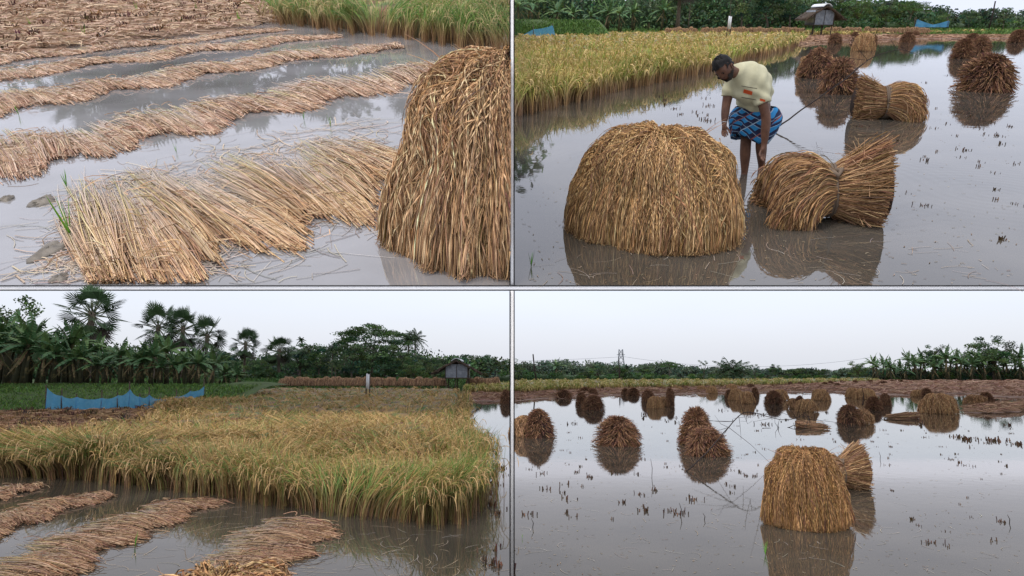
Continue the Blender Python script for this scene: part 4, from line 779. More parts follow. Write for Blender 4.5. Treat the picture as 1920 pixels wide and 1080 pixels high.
sheaf_row(WR, [1082, 1090, 1100, 1108], 76, .1, 11, 'pale sheaf in the short cluster right of the left-hand blue net', 'sheaves right of the left-hand net, upper right', 6)
bank(WR, 'grassy_mound', 0.02, 9.5, 67, 80, 1.9, seed=5)
grass('mound_grass', WR, [(0.1, 67), (9.4, 67), (9.0, 78), (.1, 78)], 8000, 88, .40, GG, 'short green grass on the mound behind the left-hand net', .08, zf=lambda x, y: 1.9 * np.sin(np.clip((y - 67) / 13 * 1.6, 0, PI / 2)) ** 1.2 * .9, lean=.8)
def net(W, posts, label, yl, zb=0.0, sag=.35):
    """blue mesh fence: posts = (x column, top row, bottom row)"""
    o = tag(obj('blue_net', None, None, W.M @ Matrix.Translation(W.at(posts[0][0], posts[0][3] if len(posts[0]) > 3 else yl, zb))), label, 'net'); inv = Matrix.Translation(-W.at(posts[0][0], posts[0][3] if len(posts[0]) > 3 else yl, zb))
    b = MB(); pb = []; m = 10
    for i, pp in enumerate(posts):
        y_ = pp[3] if len(pp) > 3 else yl; z1 = W.ztop(y_, pp[1]); z0 = max(W.ztop(y_, pp[2]), zb - .1); B0 = inv @ W.at(pp[0], y_, z0); B1 = inv @ W.at(pp[0], y_, z1); pb.append((B0, B1))
        t = MB(); t.tube([tuple(B0 - Vector((0, 0, .1))), tuple(B1 + Vector((0, 0, .12 + .2 * (i % 2))))], .022 * W_post, 5); obj('post', t.mesh('post', M_WOOD), o)
    for i in range(len(pb) - 1):
        (a0, a1), (c0, c1) = pb[i], pb[i + 1]; V = []
        for s in np.linspace(0, 1, m):
            lo_ = a0.lerp(c0, s); hi_ = a1.lerp(c1, s); hz = (hi_.z - lo_.z); drop = sag * min((a1 - a0).z, (c1 - c0).z) * 4 * s * (1 - s)
            for v in np.linspace(0, 1, 5): V.append((lo_.x, lo_.y + .06 * math.sin(s * 9 + i * 2) * (1 - v) - .03, lo_.z + (hz - drop) * v))
        ii = (np.arange(m - 1)[:, None] * 5 + np.arange(4)[None]).ravel(); b.add(V, np.stack([ii, ii + 5, ii + 6, ii + 1], -1))
    obj('net_panel', b.mesh('net_panel', M_NET, True), o); return o
W_post = 1.0
W_post = 1.8
net(WR, [(958, 78, 82), (1000, 54.5, 76), (1036, 47, 72), (1042, 70, 72)], 'bright blue net on posts in front of the green mound, upper right', 65, 0, .1)
net(WR, [(1715, 35, 51), (1717, 36, 51), (1748, 46, 51), (1776, 38, 51), (1778, 38, 51)], 'small blue net sagging between posts right of the hut, upper right', 88, .5, .18)
def hut(W, cx, yl, base, top, wpx, label):
    p_ = W.at(cx, yl, 0); k = W.scale(p_); H_ = W.ztop(yl, top); z0 = W.ztop(yl, base); o = tag(obj('hut', None, None, W.M @ Matrix.Translation(Vector((p_.x, p_.y, 0)))), label, 'hut')
    w_ = wpx / k / 2; ww = w_ * .50; dz = H_ - z0; fz = z0 + dz * .17; wt = z0 + dz * .74; D = 2 * ww * 1.2
    b = MB(); m = 45; xs = np.linspace(-ww, ww, m); zz = [(x, -D / 2 + .02 * math.sin(i * PI / 1.5)) for i, x in enumerate(xs)]
    gz = lambda x: wt
    V = [(x, y, fz) for x, y in zz] + [(x, y, gz(x)) for x, y in zz]; b.add(V, [(i, i + 1, m + i + 1, m + i) for i in range(m - 1)])
    for sx in (-1, 1): b.box((sx * ww - .02, -D / 2 + .03, fz), (sx * ww + .02, D / 2, wt))
    b.box((-ww, D / 2 - .02, fz), (ww, D / 2 + .02, wt)); obj('wall', b.mesh('wall', M_TIN), o)
    b = MB(); b.box((-.02, -D / 2 - .04, fz), (.02, -D / 2 - .015, wt)); b.box((ww - .05, -D / 2 - .05, fz), (ww + .04, -D / 2 - .012, wt)); b.box((-ww - .04, -D / 2 - .05, fz), (-ww + .03, -D / 2 - .012, wt)); obj('batten', b.mesh('batten', M_WOOD), o)
    b = MB(); b.box((-ww * 1.25, -D / 2 - .15, fz - .09), (ww * 1.25, D / 2 + .1, fz - .005)); obj('floor', b.mesh('floor', M_WOOD), o)
    for sx in (-.85, -.1, .85):
        for sy in (-1, 1):
            b = MB(); b.tube([(sx * ww * 1.1, sy * D * .45, min(z0, 0) - .3), (sx * ww * 1.1, sy * D * .45, fz - .08)], .055, 6); obj('stilt', b.mesh('stilt', M_WOOD), o)
    b = MB(); rng = np.random.default_rng(9); ez = z0 + dz * .38
    rd = D / 2 + .45
    for sx in (-1, 1):
        nseg = 6; pr = [(sx * w_ * f, H_ - .1 * dz - (H_ - .1 * dz - ez) * (f ** 1.15)) for f in np.linspace(0, 1, nseg)]
        V = []
        for x, z in pr: V += [(x, -rd, z - .12), (x, rd, z - .12), (x, rd, z + .03), (x, -rd, z + .03)]
        q_ = []
        for i in range(nseg - 1):
            a = i * 4
            for j in range(4): q_.append((a + j, a + (j + 1) % 4, a + 4 + (j + 1) % 4, a + 4 + j))
        q_ += [(0, 1, 2, 3), ((nseg - 1) * 4 + 3, (nseg - 1) * 4 + 2, (nseg - 1) * 4 + 1, (nseg - 1) * 4)]; b.add(V, q_, (0.085, 0.065, 0.05))
        n = 900; f = rng.random(n); y = rng.uniform(-rd, rd, n); y[:400] = -rd + rng.random(400) * .1; x0 = w_ * f; z = H_ - .1 * dz - (H_ - .1 * dz - ez) * f ** 1.15 + .04 - rng.random(n) * .12
        t = np.linspace(0, 1, 3)[None, :, None]; d = np.stack([np.full(n, sx * .8), rng.normal(size=n) * .3, np.full(n, -.5) + rng.normal(size=n) * .15], 1); l2 = rng.uniform(.12, .38, (n, 1, 1))
        P = np.stack([sx * x0, y, z], 1)[:, None] + d[:, None] * t * l2; b.strands(P, .035, palette([(0.10, 0.075, 0.055), (0.15, 0.11, 0.08), (0.06, 0.045, 0.035)], (1, 1, 1), n, rng, .2), rng)
    roof = obj('roof', b.mesh('roof', M_STRAW), o)
    b = MB(); m = 9; an = np.linspace(-1, 1, m); V = []
    for a in an: V += [(a * w_ * .22, -rd - .03, H_ - .1 * dz * abs(a) ** 2 * 1.1), (a * w_ * .22, rd, H_ - .1 * dz * abs(a) ** 2 * 1.1)]
    V2 = [(x, y, z - .05) for x, y, z in V]; q_ = [(2 * i, 2 * i + 2, 2 * i + 3, 2 * i + 1) for i in range(m - 1)] + [(2 * i + 1 + 2 * m, 2 * i + 3 + 2 * m, 2 * i + 2 + 2 * m, 2 * i + 2 * m) for i in range(m - 1)] + [(2 * i, 2 * i + 2 * m, 2 * i + 2 + 2 * m, 2 * i + 2) for i in range(m - 1)]
    b.add(V + V2, q_); obj('ridge_sheet', b.mesh('ridge_sheet', M_SHEET), roof)
    b = MB(); b.add([(-ww, -D / 2 + .05, wt), (ww, -D / 2 + .05, wt), (ww * .1, -D / 2 + .05, H_ - .12 * dz), (-ww * .1, -D / 2 + .05, H_ - .12 * dz)], [(0, 1, 2, 3)], (0.03, 0.022, 0.018)); obj('gable', b.mesh('gable', M_STRAW), o)
    return o
hut(WR, 1531, 81, 54, 7, 70, 'small tin hut on stilts with a thatched roof, behind the stooping man')
def board(W, x, yl, top, base, label):
    p_ = W.at(x, yl, 0); H_ = W.ztop(yl, top); k = W.scale(p_); o = tag(obj('signboard', None, None, W.M @ Matrix.Translation(p_)), label, 'board')
    h_ = H_; bw = 3.4 / k
    for sx in (-1, 1):
        b = MB(); b.tube([(sx * bw * 1.0, 0, -.1), (sx * bw * .9, 0, h_)], .035, 5); obj('post', b.mesh('post', M_WOOD), o)
    b = MB(); b.box((-bw * .95, -.06, h_ * .52), (-bw * .1, -.03, h_ * .99)); b.box((bw * .0, -.065, h_ * .50), (bw * .8, -.035, h_ * .97)); obj('panel', b.mesh('panel', M_SHEET), o); return o
board(WR, 1364, 62, 29.5, 60, 'pale blank board on two thin posts in the rice, upper right')
for a in [('mixed', 1527, 148, 80, 62, 'heap with pale grain skirt, farthest of the three behind the man', 2, True), ('heap', 1571, 178, 76, 76, 'dark bristling heap in the middle of the row of three right of the man', 0, False),
          ('heap', 1846, 174, 104, 80, 'largest dark heap at the right side, standing alone in the upper right water', 1, False), ('heap', 1802, 110, 46, 42, 'dark round heap, left of the close pair behind the large right heap', 2, False),
          ('heap', 1836, 103, 40, 40, 'dark heap, right of the close pair behind the large right heap', 0, False), ('heap', 1824, 74, 24, 13, 'dark heap top showing between the pair at the right', 1, False), ('heap', 1905, 80, 34, 27, 'dark heap cut by the right edge of the upper right field', 2, False),
          ('heap', 1701, 80, 28, 22, 'dark heap near the far mud, front one of two', 1, False), ('heap', 1715, 72, 18, 15, 'small dark heap half hidden behind its twin near the far mud', 0, False), ('heap', 1565, 82, 27, 22, 'small dark heap leftmost by the far rice, upper right', 0, False),
          ('heap', 1602, 75, 18, 17, 'small dark heap behind the pale stack, upper right', 1, False), ('dome', 1618, 96, 36, 34, 'pale tied grain stack between small dark heaps, upper right', 1, False), ('heap', 1635, 86, 19, 22, 'small dark heap right of the pale stack, upper right', 2, False)]:
    stack(WR, *a[:6], 'stacks in the upper right field', a[6], a[7])
hero_top(WR, 1222, 466, 1, 'huge rounded stack of drooping grain heads left of the stooping man', 72, .53, .52, .80, 20000, width=0.0053, pz=.60, flare=.16, cols=[(0.56, 0.345, 0.16), (0.45, 0.26, 0.12), (0.68, 0.46, 0.235), (0.29, 0.16, 0.085)])
pb_ = WR.pix(1545, 425); make_bundle('tied_sheaf', WR, WR.at(1541, pb_.y + .30), 'big tied sheaf lying in the water under the man\'s hand', None, math.radians(-9), .98, (.50, .185, .37, .62, 6000, 7, .0085))
pb_ = WR.pix(1655, 226); make_bundle('tied_sheaf', WR, WR.at(1653, pb_.y + .30), 'tied sheaf, front one of the three right of the man, grain skirt to the right', None, math.radians(172), (1.0, 1.0, 1.08), (.54, .21, .34, .64, 4600, 8, .0095))
def twig(W, pts, rad, label, seed, sub=14, subl=.35, name='branch'):
    rng = np.random.default_rng(seed); b = MB(); P = np.array([W.at(x, yl, W.ztop(yl, y)) for x, y, yl in pts]); o0 = P[0].copy(); P = P - o0; t = np.linspace(0, 1, 24); Q = interp(P, t); Q[1:-1] = (Q[:-2] + Q[1:-1] * 2 + Q[2:]) / 4; Q += rng.normal(size=Q.shape) * .004
    b.tube(Q, np.linspace(rad, rad * .3, 24), 5)
    for i in range(sub):
        k = rng.integers(7, 23); d = rng.normal(size=3) * np.array([1, .4, .8]); d /= np.linalg.norm(d); l2 = subl * rng.uniform(.4, 1.2); e_ = Q[k] + d * l2 * .5 + rng.normal(size=3) * .04; f = Q[k] + d * l2 + rng.normal(size=3) * .08
        b.tube([Q[k], e_, f], [rad * .35, rad * .25, rad * .15], 4)
    return thing(name, b.mesh(name, M_TWIG), W, Vector(o0), label, 'branch')
yb_ = WR.pix(1448, 247).y
twig(WR, [(1448, 247, yb_), (1480, 222, yb_ + .3), (1525, 190, yb_ + .6), (1585, 150, yb_ + 1.0), (1610, 126, yb_ + 1.3), (1640, 104, yb_ + 1.6), (1690, 91, yb_ + 2), (1716, 100, yb_ + 2.2)], .014, 'long bare branch arching from the water behind the man over the stacks', 3, 12, .5)

# stubble tufts
def tuft_mesh(seed, n=9, h=.055, sp=.04, w=.012):
    rng = np.random.default_rng(seed); b = MB(); o = np.stack([rng.normal(size=n) * sp, rng.normal(size=n) * sp * .6, np.full(n, -.02)], 1); s = np.linspace(0, 1, 3)[None, :, None]; d = np.stack([rng.normal(size=n) * .09, rng.normal(size=n) * .09, np.ones(n)], 1)
    b.strands(o[:, None] + d[:, None] * s * (h * rng.uniform(.4, 1.2, n))[:, None, None], w, palette([(0.16, 0.085, 0.05), (0.08, 0.05, 0.035), (0.24, 0.13, 0.07)], (3, 3, 1), n, rng, .2), rng, 3); return b.mesh('stubble_tuft', M_STRAW)
TF = [tuft_mesh(i, n=(5, 9, 13, 7)[i], sp=(.03, .04, .06, .05)[i]) for i in range(4)]
def tufts(W, poly, n, seed, label, group, smin=.5, smax=1.3, avoid=()):
    rng = np.random.default_rng(seed); S = sample_poly(poly, n * 2, rng); c = 0
    for x, y in S:
        if c >= n: break
        if any(((x - ax) / aw) ** 2 + ((y - ay) / ah) ** 2 < 1 for ax, ay, aw, ah in avoid): continue
        p_ = W.pix(x, y); s = rng.uniform(smin, smax); thing('stubble_tuft', TF[rng.integers(4)], W, p_, label, 'stubble tuft', group, rng.random() * 6, s); c += 1
tufts(WR, [(1560, 110), (1900, 85), (1912, 330), (1780, 330), (1560, 245)], 44, 11, 'small brown stubble tuft in the bright water around the upper right stacks', 'stubble tufts, upper right', .5, 1.0, [(1590, 150, 110, 60), (1655, 185, 85, 60), (1846, 150, 62, 50)])
tufts(WR, [(1180, 190), (1330, 165), (1340, 235), (1240, 215)], 16, 12, 'small brown stubble tuft in the water between the rice and the stooping man', 'stubble tufts beside the rice, upper right', .6, 1.2)
tufts(WR, [(1680, 280), (1900, 270), (1910, 480), (1700, 400)], 8, 13, 'single brown stubble tuft in the open water right of the tied sheaf', 'stubble tufts right of the tied sheaf', .4, .9)
thing('sprout', SP[1], WR, WR.pix(996, 500), 'single green sprout in the water below the big rounded stack, left', 'sprout', None, 0, .9)
stems(WR, [(980, 534), (980, 470), (1300, 480), (1500, 450), (1700, 430), (1850, 440), (1850, 534)], 60, 14, 'loose pale straws floating in front of the upper right stacks', [(0.4, 0.35, 0.3), (0.35, 0.27, 0.2)], .004, (.08, .25))

# ------------------------------------------------------------------ the man
def skin(name, verts, edges, rad, root=0, sub=2, m=None, parent=None, flat=None):
    me = bpy.data.meshes.new(name); me.from_pydata([tuple(v) for v in verts], edges, []); o = bpy.data.objects.new(name, me); col.objects.link(o)
    md = o.modifiers.new('skin', 'SKIN'); md.use_smooth_shade = True
    for i, r in enumerate(rad):
        r = r if isinstance(r, tuple) else (r, r); me.skin_vertices[0].data[i].radius = r
    me.skin_vertices[0].data[root].use_root = True
    sm = o.modifiers.new('sub', 'SUBSURF'); sm.levels = sm.render_levels = sub
    dg = bpy.context.evaluated_depsgraph_get(); ev = o.evaluated_get(dg); me2 = bpy.data.meshes.new_from_object(ev); me2.name = name
    bpy.data.objects.remove(o); me2.materials.clear(); me2.materials.append(m); return me2
M_SKIN = mat('skin', (0.17, 0.082, 0.05), rough=0.5, spec=0.4, noise=(9, (0.10, 0.045, 0.028), 0.4, 0.65)); M_HAIR = mat('hair', (0.008, 0.007, 0.007), rough=0.6)
M_BEARD = mat('beard', (0.03, 0.024, 0.02), rough=0.9, noise=(40, (0.10, 0.09, 0.08), 0.55, 0.7)); M_EYE = mat('eye', (0.02, 0.015, 0.012), rough=0.2)
def shirt_mat():
    m = mat('tshirt_cloth', (0.60, 0.58, 0.40), rough=0.9, noise=(7, (0.50, 0.48, 0.32), 0.4, 0.65), bump=(12, 0.5, 0.02)); return m
M_SHIRT = shirt_mat(); M_PRINT = mat('shirt_print', (0.62, 0.10, 0.03), rough=0.9); M_INK = mat('shirt_ink', (0.06, 0.05, 0.05), rough=0.9)
def plaid():
    m = bpy.data.materials.new('lungi_plaid'); m.use_nodes = True; t = m.node_tree; b = t.nodes['Principled BSDF']; b.inputs['Roughness'].default_value = .85
    a = t.nodes.new('ShaderNodeAttribute'); a.attribute_name = 'Col'; s = t.nodes.new('ShaderNodeSeparateColor'); t.links.new(a.outputs['Color'], s.inputs[0]); base = None
    def band(sock, freq, lo):
        mu = t.nodes.new('ShaderNodeMath'); mu.operation = 'MULTIPLY'; mu.inputs[1].default_value = freq; t.links.new(sock, mu.inputs[0]); f = t.nodes.new('ShaderNodeMath'); f.operation = 'FRACT'; t.links.new(mu.outputs[0], f.inputs[0]); g = t.nodes.new('ShaderNodeMath'); g.operation = 'GREATER_THAN'; g.inputs[1].default_value = lo; t.links.new(f.outputs[0], g.inputs[0]); return g.outputs[0]
    cur = None
    for sock, fr, lo, c in ((s.outputs[0], 9, .55, (0.010, 0.014, 0.05)), (s.outputs[1], 6, .6, (0.012, 0.02, 0.07)), (s.outputs[0], 9, .92, (0.30, 0.42, 0.55)), (s.outputs[1], 6, .93, (0.30, 0.42, 0.55)), (s.outputs[0], 4.5, .95, (0.25, 0.08, 0.08))):
        mx = t.nodes.new('ShaderNodeMix'); mx.data_type = 'RGBA'; mx.inputs[7].default_value = (*c, 1); t.links.new(band(sock, fr, lo), mx.inputs[0])
        if cur is None: mx.inputs[6].default_value = (0.02, 0.22, 0.50, 1)
        else: t.links.new(cur, mx.inputs[6])
        cur = mx.outputs[2]
    t.links.new(cur, b.inputs['Base Color']); return m
def build_man():
    base = WR.pix(1413, 328); k = WR.scale(base)
    def J(x, y, d=0.0): return np.array(WR.at(x, base.y + d, WR.ztop(base.y + d, y)) - base)
    root = obj('person', None, None, TRS(WR, base))
    root.scale = root.scale * 1.0
    tag(root, 'man in a cream t-shirt and blue checked lungi bending over the tied sheaf', 'person')
    hipc, sp1, chest = J(1422, 205, .04), J(1416, 180, -.03), J(1398, 155, -.16)
    shR, shL = J(1370, 155, -.08), J(1422, 158, -.24); neck, neck2 = J(1382, 139, -.24), J(1372, 133, -.28); head0, head1 = J(1362, 129, -.32), J(1352, 118, -.36)
    chin = J(1366, 148, -.37)
    elR, wrR, hdR = J(1361, 199, -.12), J(1358, 231, -.18), J(1358, 242, -.20)
    elL, wrL, hdL = J(1437, 220, -.32), J(1433, 271, -.34), J(1430, 285, -.36)
    hiR, hiL = J(1406, 214, .08), J(1434, 214, -.0); knR, knL = J(1398, 268, .02), J(1427, 262, -.06); anR, anL = J(1396, 325, .06), J(1428, 312, .10); ftR, ftL = J(1390, 345, .0), J(1424, 342, -.08)
    V = [hipc, sp1, chest, neck, neck2, head0, shR, elR, (elR + wrR) / 2, wrR, hdR, shL, elL, (elL + wrL) / 2, wrL, hdL, hiR, knR, (knR * .65 + anR * .35), anR, ftR, hiL, knL, (knL * .65 + anL * .35), anL, ftL]
    E = [(0, 1), (1, 2), (2, 3), (3, 4), (4, 5), (2, 6), (6, 7), (7, 8), (8, 9), (9, 10), (2, 11), (11, 12), (12, 13), (13, 14), (14, 15), (0, 16), (16, 17), (17, 18), (18, 19), (19, 20), (0, 21), (21, 22), (22, 23), (23, 24), (24, 25)]
    R = [(.12, .10), (.115, .10), (.115, .10), .060, .056, .07, .068, .048, .047, .030, (.036, .02), .070, .052, .050, .032, (.038, .022), .085, .062, .066, .038, .038, .085, .062, .066, .038, .038]
    n0 = len(V)
    # fingers, each a chain rooted in the palm
    def hand(hi, wr, curl, out_, side):
        o = V[hi]; d = o - V[wr]; d = d / np.linalg.norm(d)
        for f in range(4):
            off = side * (f - 1.5) * .019; l2 = (.040, .046, .043, .034)[f]; a = len(V); p0 = o + off * .7; p1 = o + off + d * l2 * .9 + out_ * .004; p2 = p1 + d * l2 * .6 + out_ * curl * .5; p3 = p2 + d * l2 * .35 + out_ * curl
            V.extend([p0 + d * .012, p1, p2, p3]); R.extend([.010, .0095, .0088, .0072]); E.extend([(hi, a), (a, a + 1), (a + 1, a + 2), (a + 2, a + 3)])
        a = len(V); q = o - d * .015 + side * .034; V.extend([q, q + side * .018 + d * .03 + out_ * .01, q + side * .014 + d * .055 + out_ * .02]); R.extend([.012, .011, .009]); E.extend([(hi, a), (a, a + 1), (a + 1, a + 2)])
    hand(10, 9, .014, np.array([.2, -1, .1]), np.array([.8, -.5, 0])); hand(15, 14, .026, np.array([.3, -1, -.2]), np.array([-.85, -.45, 0]))
    body = skin('body', V, E, R, 0, 2, M_SKIN)
    # head sculpted onto the same surface
    fd = np.array([-.38, -.62, -.68]); fd /= np.linalg.norm(fd); upv = np.array([-.62, -.28, .73]); upv -= fd * upv.dot(fd); upv /= np.linalg.norm(upv); sd_ = np.cross(upv, fd)
    hc = J(1357, 128, -.34); n, K = 28, 20; th = np.linspace(0, PI, K); ph = np.linspace(0, 2 * PI, n, endpoint=False); T, A = np.meshgrid(th, ph, indexing='ij')
    u = np.cos(T); r = np.sin(T); fx = r * np.cos(A); sx = r * np.sin(A)
    jaw = np.where(u < 0, 1 - .28 * (-u) ** 1.2, 1); Fv = .108 * fx * np.where(u < -.2, .92, 1); Sv = .086 * sx * jaw; Uv = .134 * u
    front = np.clip(fx, 0, 1); nose = np.exp(-((sx / .16) ** 2) - ((u + .12) / .17) ** 2) * (front > .5); Fv += nose * .026
    Fv -= np.exp(-((np.abs(sx) - .36) / .17) ** 2 - ((u - .10) / .10) ** 2) * .012 * (front > .3); Fv += np.exp(-((u - .24) / .08) ** 2 - (sx / .5) ** 2) * .006 * (front > .4); Fv += np.exp(-((u + .42) / .06) ** 2 - (sx / .22) ** 2) * .008 * (front > .4)
    P = hc + Fv[..., None] * fd + Sv[..., None] * sd_ + Uv[..., None] * upv
    i = np.arange(K - 1)[:, None] * n; j = np.arange(n)[None]; j2 = (j + 1) % n; f = np.stack([i + j, i + n + j, i + n + j2, i + j2], -1).reshape(-1, 4)
    nb = len(body.vertices); bv = np.empty(nb * 3); body.vertices.foreach_get('co', bv); bf = [tuple(p.vertices) for p in body.polygons]
    me = bpy.data.meshes.new('body'); allv = bv.reshape(-1, 3).tolist() + P.reshape(-1, 3).tolist(); fl = bf + [tuple(int(a) + nb for a in q) for q in f]
    for s_ in (-1, 1):   # ears
        eb = MB(); ec = hc + sd_ * s_ * .085 + fd * -.008 + upv * -.005; an = np.linspace(0, 2 * PI, 10); eb.tube(np.stack([ec + upv * .028 * math.cos(a) + fd * .014 * math.sin(a) + sd_ * s_ * .006 for a in an]), .0075, 5); k0 = len(allv); vv = np.concatenate(eb.v); allv += vv.tolist()
        for q in eb.q: fl += [tuple(int(a) + k0 for a in r_) for r_ in q]
    me.from_pydata(allv, [], fl); me.materials.append(M_SKIN); me.polygons.foreach_set('use_smooth', [True] * len(fl)); me.update(); bo = obj('body', me, root)
    def shell(name, cond, grow, m, seed, rough_=.004):
        rng = np.random.default_rng(seed); PP = hc + (Fv * grow)[..., None] * fd + (Sv * grow)[..., None] * sd_ + (Uv * grow)[..., None] * upv + rng.normal(size=P.shape) * rough_
        keep = cond.ravel(); ff = f[keep[f].all(1)]; mm = bpy.data.meshes.new(name); mm.from_pydata(PP.reshape(-1, 3).tolist(), [], [tuple(int(a) for a in q) for q in ff]); mm.materials.append(m); mm.polygons.foreach_set('use_smooth', [True] * len(ff)); mm.update(); o = obj(name, mm, root); return o
    shell('hair', (u > .42) | ((fx < -.02) & (u > -.42)) | ((u > .24) & (fx < .55)), 1.13, M_HAIR, 1, .0055)
    shell('beard', ((u < -.50) | ((u < -.12) & (np.abs(sx) > .55))) & (fx > -.1) & (u > -.99), 1.11, M_BEARD, 2)
    for s_ in (-1, 1):
        b = MB(); c_ = hc + fd * .093 + sd_ * s_ * .033 + upv * .012; b.tube([c_ - sd_ * .011, c_, c_ + sd_ * .011], [.002, .0055, .002], 6); obj('eye', b.mesh('eye', M_EYE, True), bo)
        b = MB(); c_ = hc + fd * .102 + sd_ * s_ * .034 + upv * .030; b.tube([c_ - sd_ * .018, c_ + upv * .004, c_ + sd_ * .018], [.002, .0045, .002], 5); obj('eyebrow', b.mesh('eyebrow', M_HAIR, True), bo)
    # t-shirt
    slR = shR * .42 + elR * .58; slL = shL * .45 + elL * .55; shRs = shR + np.array([0, 0, .02]); shLs = shL + np.array([.0, .01, .025])
    TV = [J(1416, 197, .02), J(1418, 180, -.03), J(1406, 152, -.15), J(1383, 137, -.235), shRs, slR, shLs, slL]
    b = MB(); tor = [(1403, 205, .00, 27), (1410, 190, -.01, 33), (1414, 176, -.05, 36), (1411, 163, -.10, 39), (1403, 152, -.15, 40), (1394, 142, -.19, 31), (1385, 133, -.23, 19), (1381, 129, -.25, 15)]
    b.tube([J(x, y, d) for x, y, d, h in tor], [h / k * .90 for *_, h in tor], 24)
    b.tube([(shR * .6 + chest * .4), shRs, slR, slR * .93 + elR * .07], [.10, .088, .074, .078], 16); b.tube([(shL * .5 + chest * .5), shLs, slL, slL * .93 + elL * .07], [.13, .115, .088, .090], 16)
    raw = b.mesh('tshirt', M_SHIRT); o_ = bpy.data.objects.new('tmp', raw); col.objects.link(o_); r_ = o_.modifiers.new('r', 'REMESH'); r_.mode = 'VOXEL'; r_.voxel_size = .013; r_.use_smooth_shade = True
    s2 = o_.modifiers.new('s', 'SMOOTH'); s2.iterations = 7; s2.factor = .6
    me = bpy.data.meshes.new_from_object(o_.evaluated_get(bpy.context.evaluated_depsgraph_get())); me.name = 'tshirt'; bpy.data.objects.remove(o_); me.materials.clear(); me.materials.append(M_SHIRT)
    # slack folds of cloth
    co = np.empty(len(me.vertices) * 3); me.vertices.foreach_get('co', co); co = co.reshape(-1, 3); no = np.array([tuple(v.normal) for v in me.vertices])
    fo_ = np.sin(co[:, 0] * 26 + co[:, 2] * 34 + np.sin(co[:, 2] * 14) * 2) * .006 + np.sin(co[:, 0] * 50 - co[:, 2] * 22 + 1) * .003; me.vertices.foreach_set('co', (co + no * fo_[:, None]).ravel()); me.update(); sh = obj('tshirt', me, root)
    # print on the chest, laid on the cloth
    from mathutils.bvhtree import BVHTree
    bv_ = BVHTree.FromPolygons([v.co.copy() for v in me.vertices], [tuple(p.vertices) for p in me.polygons])
    def decal(name, x0, x1, y0, y1, m, off, sk=0.0):
        b = MB(); g = 6; V_ = []
        for a in np.linspace(0, 1, g):
            for c in np.linspace(0, 1, g):
                q = J(x0 + (x1 - x0) * a, y0 + (y1 - y0) * c + sk * a, 0); o = Vector(q) + Vector((0, -1.2, .05)); h = bv_.ray_cast(o, Vector((0, 1, 0)))
                V_.append(tuple(h[0] + Vector((0, -off, 0))) if h[0] else tuple(q + np.array([0, -.2, 0])))
        ii = (np.arange(g - 1)[:, None] * g + np.arange(g - 1)[None]).ravel(); b.add(V_, np.stack([ii, ii + g, ii + g + 1, ii + 1], -1)); obj(name, b.mesh(name, m, True), sh)
    decal('print', 1376, 1390, 171, 178, M_PRINT, .006, 4); decal('print', 1403, 1411, 187, 191, M_PRINT, .006, 2)
    for r in ((1372, 1398, 165, 166), (1374, 1398, 186, 187)): decal('print', *r, M_INK, .006, 4)
    # lungi, tucked up above the knee
    b = MB(); n, K = 64, 16; V_ = []; rng = np.random.default_rng(4); C = []
    top = np.array([1424, 198]); 
    for kk in range(K):
        v = kk / (K - 1); cx, cy = 1418 - 10 * v, 200 + 58 * v - 3 * math.sin(v * PI); hw = (35 + 9 * math.sin(min(1, v * 1.9) * PI / 2) - 11 * v ** 2) / k; c = J(cx, cy, .02 - .03 * v)
        for jj in range(n):
            a = 2 * PI * jj / n; fo = 1 + (.10 * abs(math.sin(a * 4.5 + v * 2.2)) + .06 * math.sin(a * 13 + v * 6 + 1)) * (.35 + v) + .16 * max(0, math.cos(a)) * math.sin(v * PI) ** .5 ; ry = hw * .72
            hem = .05 * math.sin(a * 2 + .6) * v ** 2
            V_.append(c + np.array([math.cos(a) * hw * fo, math.sin(a) * ry * fo, hem])); C.append((jj / n * .9 + .25 * v, v * .75 + .16 * math.sin(a * 2 + 1), 0))
    for jj in range(n):   # turned-in hem
        q = V_[(K - 1) * n + jj]; c = J(1416, 262, 0); V_.append(c + (q - c) * .82 + np.array([0, 0, .03])); C.append((jj / n, .9, 0))
    i = np.arange(K)[:, None] * n; j = np.arange(n)[None]; j2 = (j + 1) % n; b.add(np.array(V_), np.stack([i + j, i + j2, i + n + j2, i + n + j], -1).reshape(-1, 4), np.array(C)); obj('lungi', b.mesh('lungi', plaid(), True), root)
    b = MB(); an = np.linspace(0, 2 * PI, 12); dv = (wrR - elR) / np.linalg.norm(wrR - elR); e1 = np.cross(dv, [0, 1, 0]); e1 /= np.linalg.norm(e1); e2 = np.cross(dv, e1)
    b.tube(np.stack([wrR - dv * .01 + e1 * .029 * math.cos(a) + e2 * .029 * math.sin(a) for a in an]), .003, 5); obj('bracelet', b.mesh('bracelet', M_SHEET), root)
build_man()

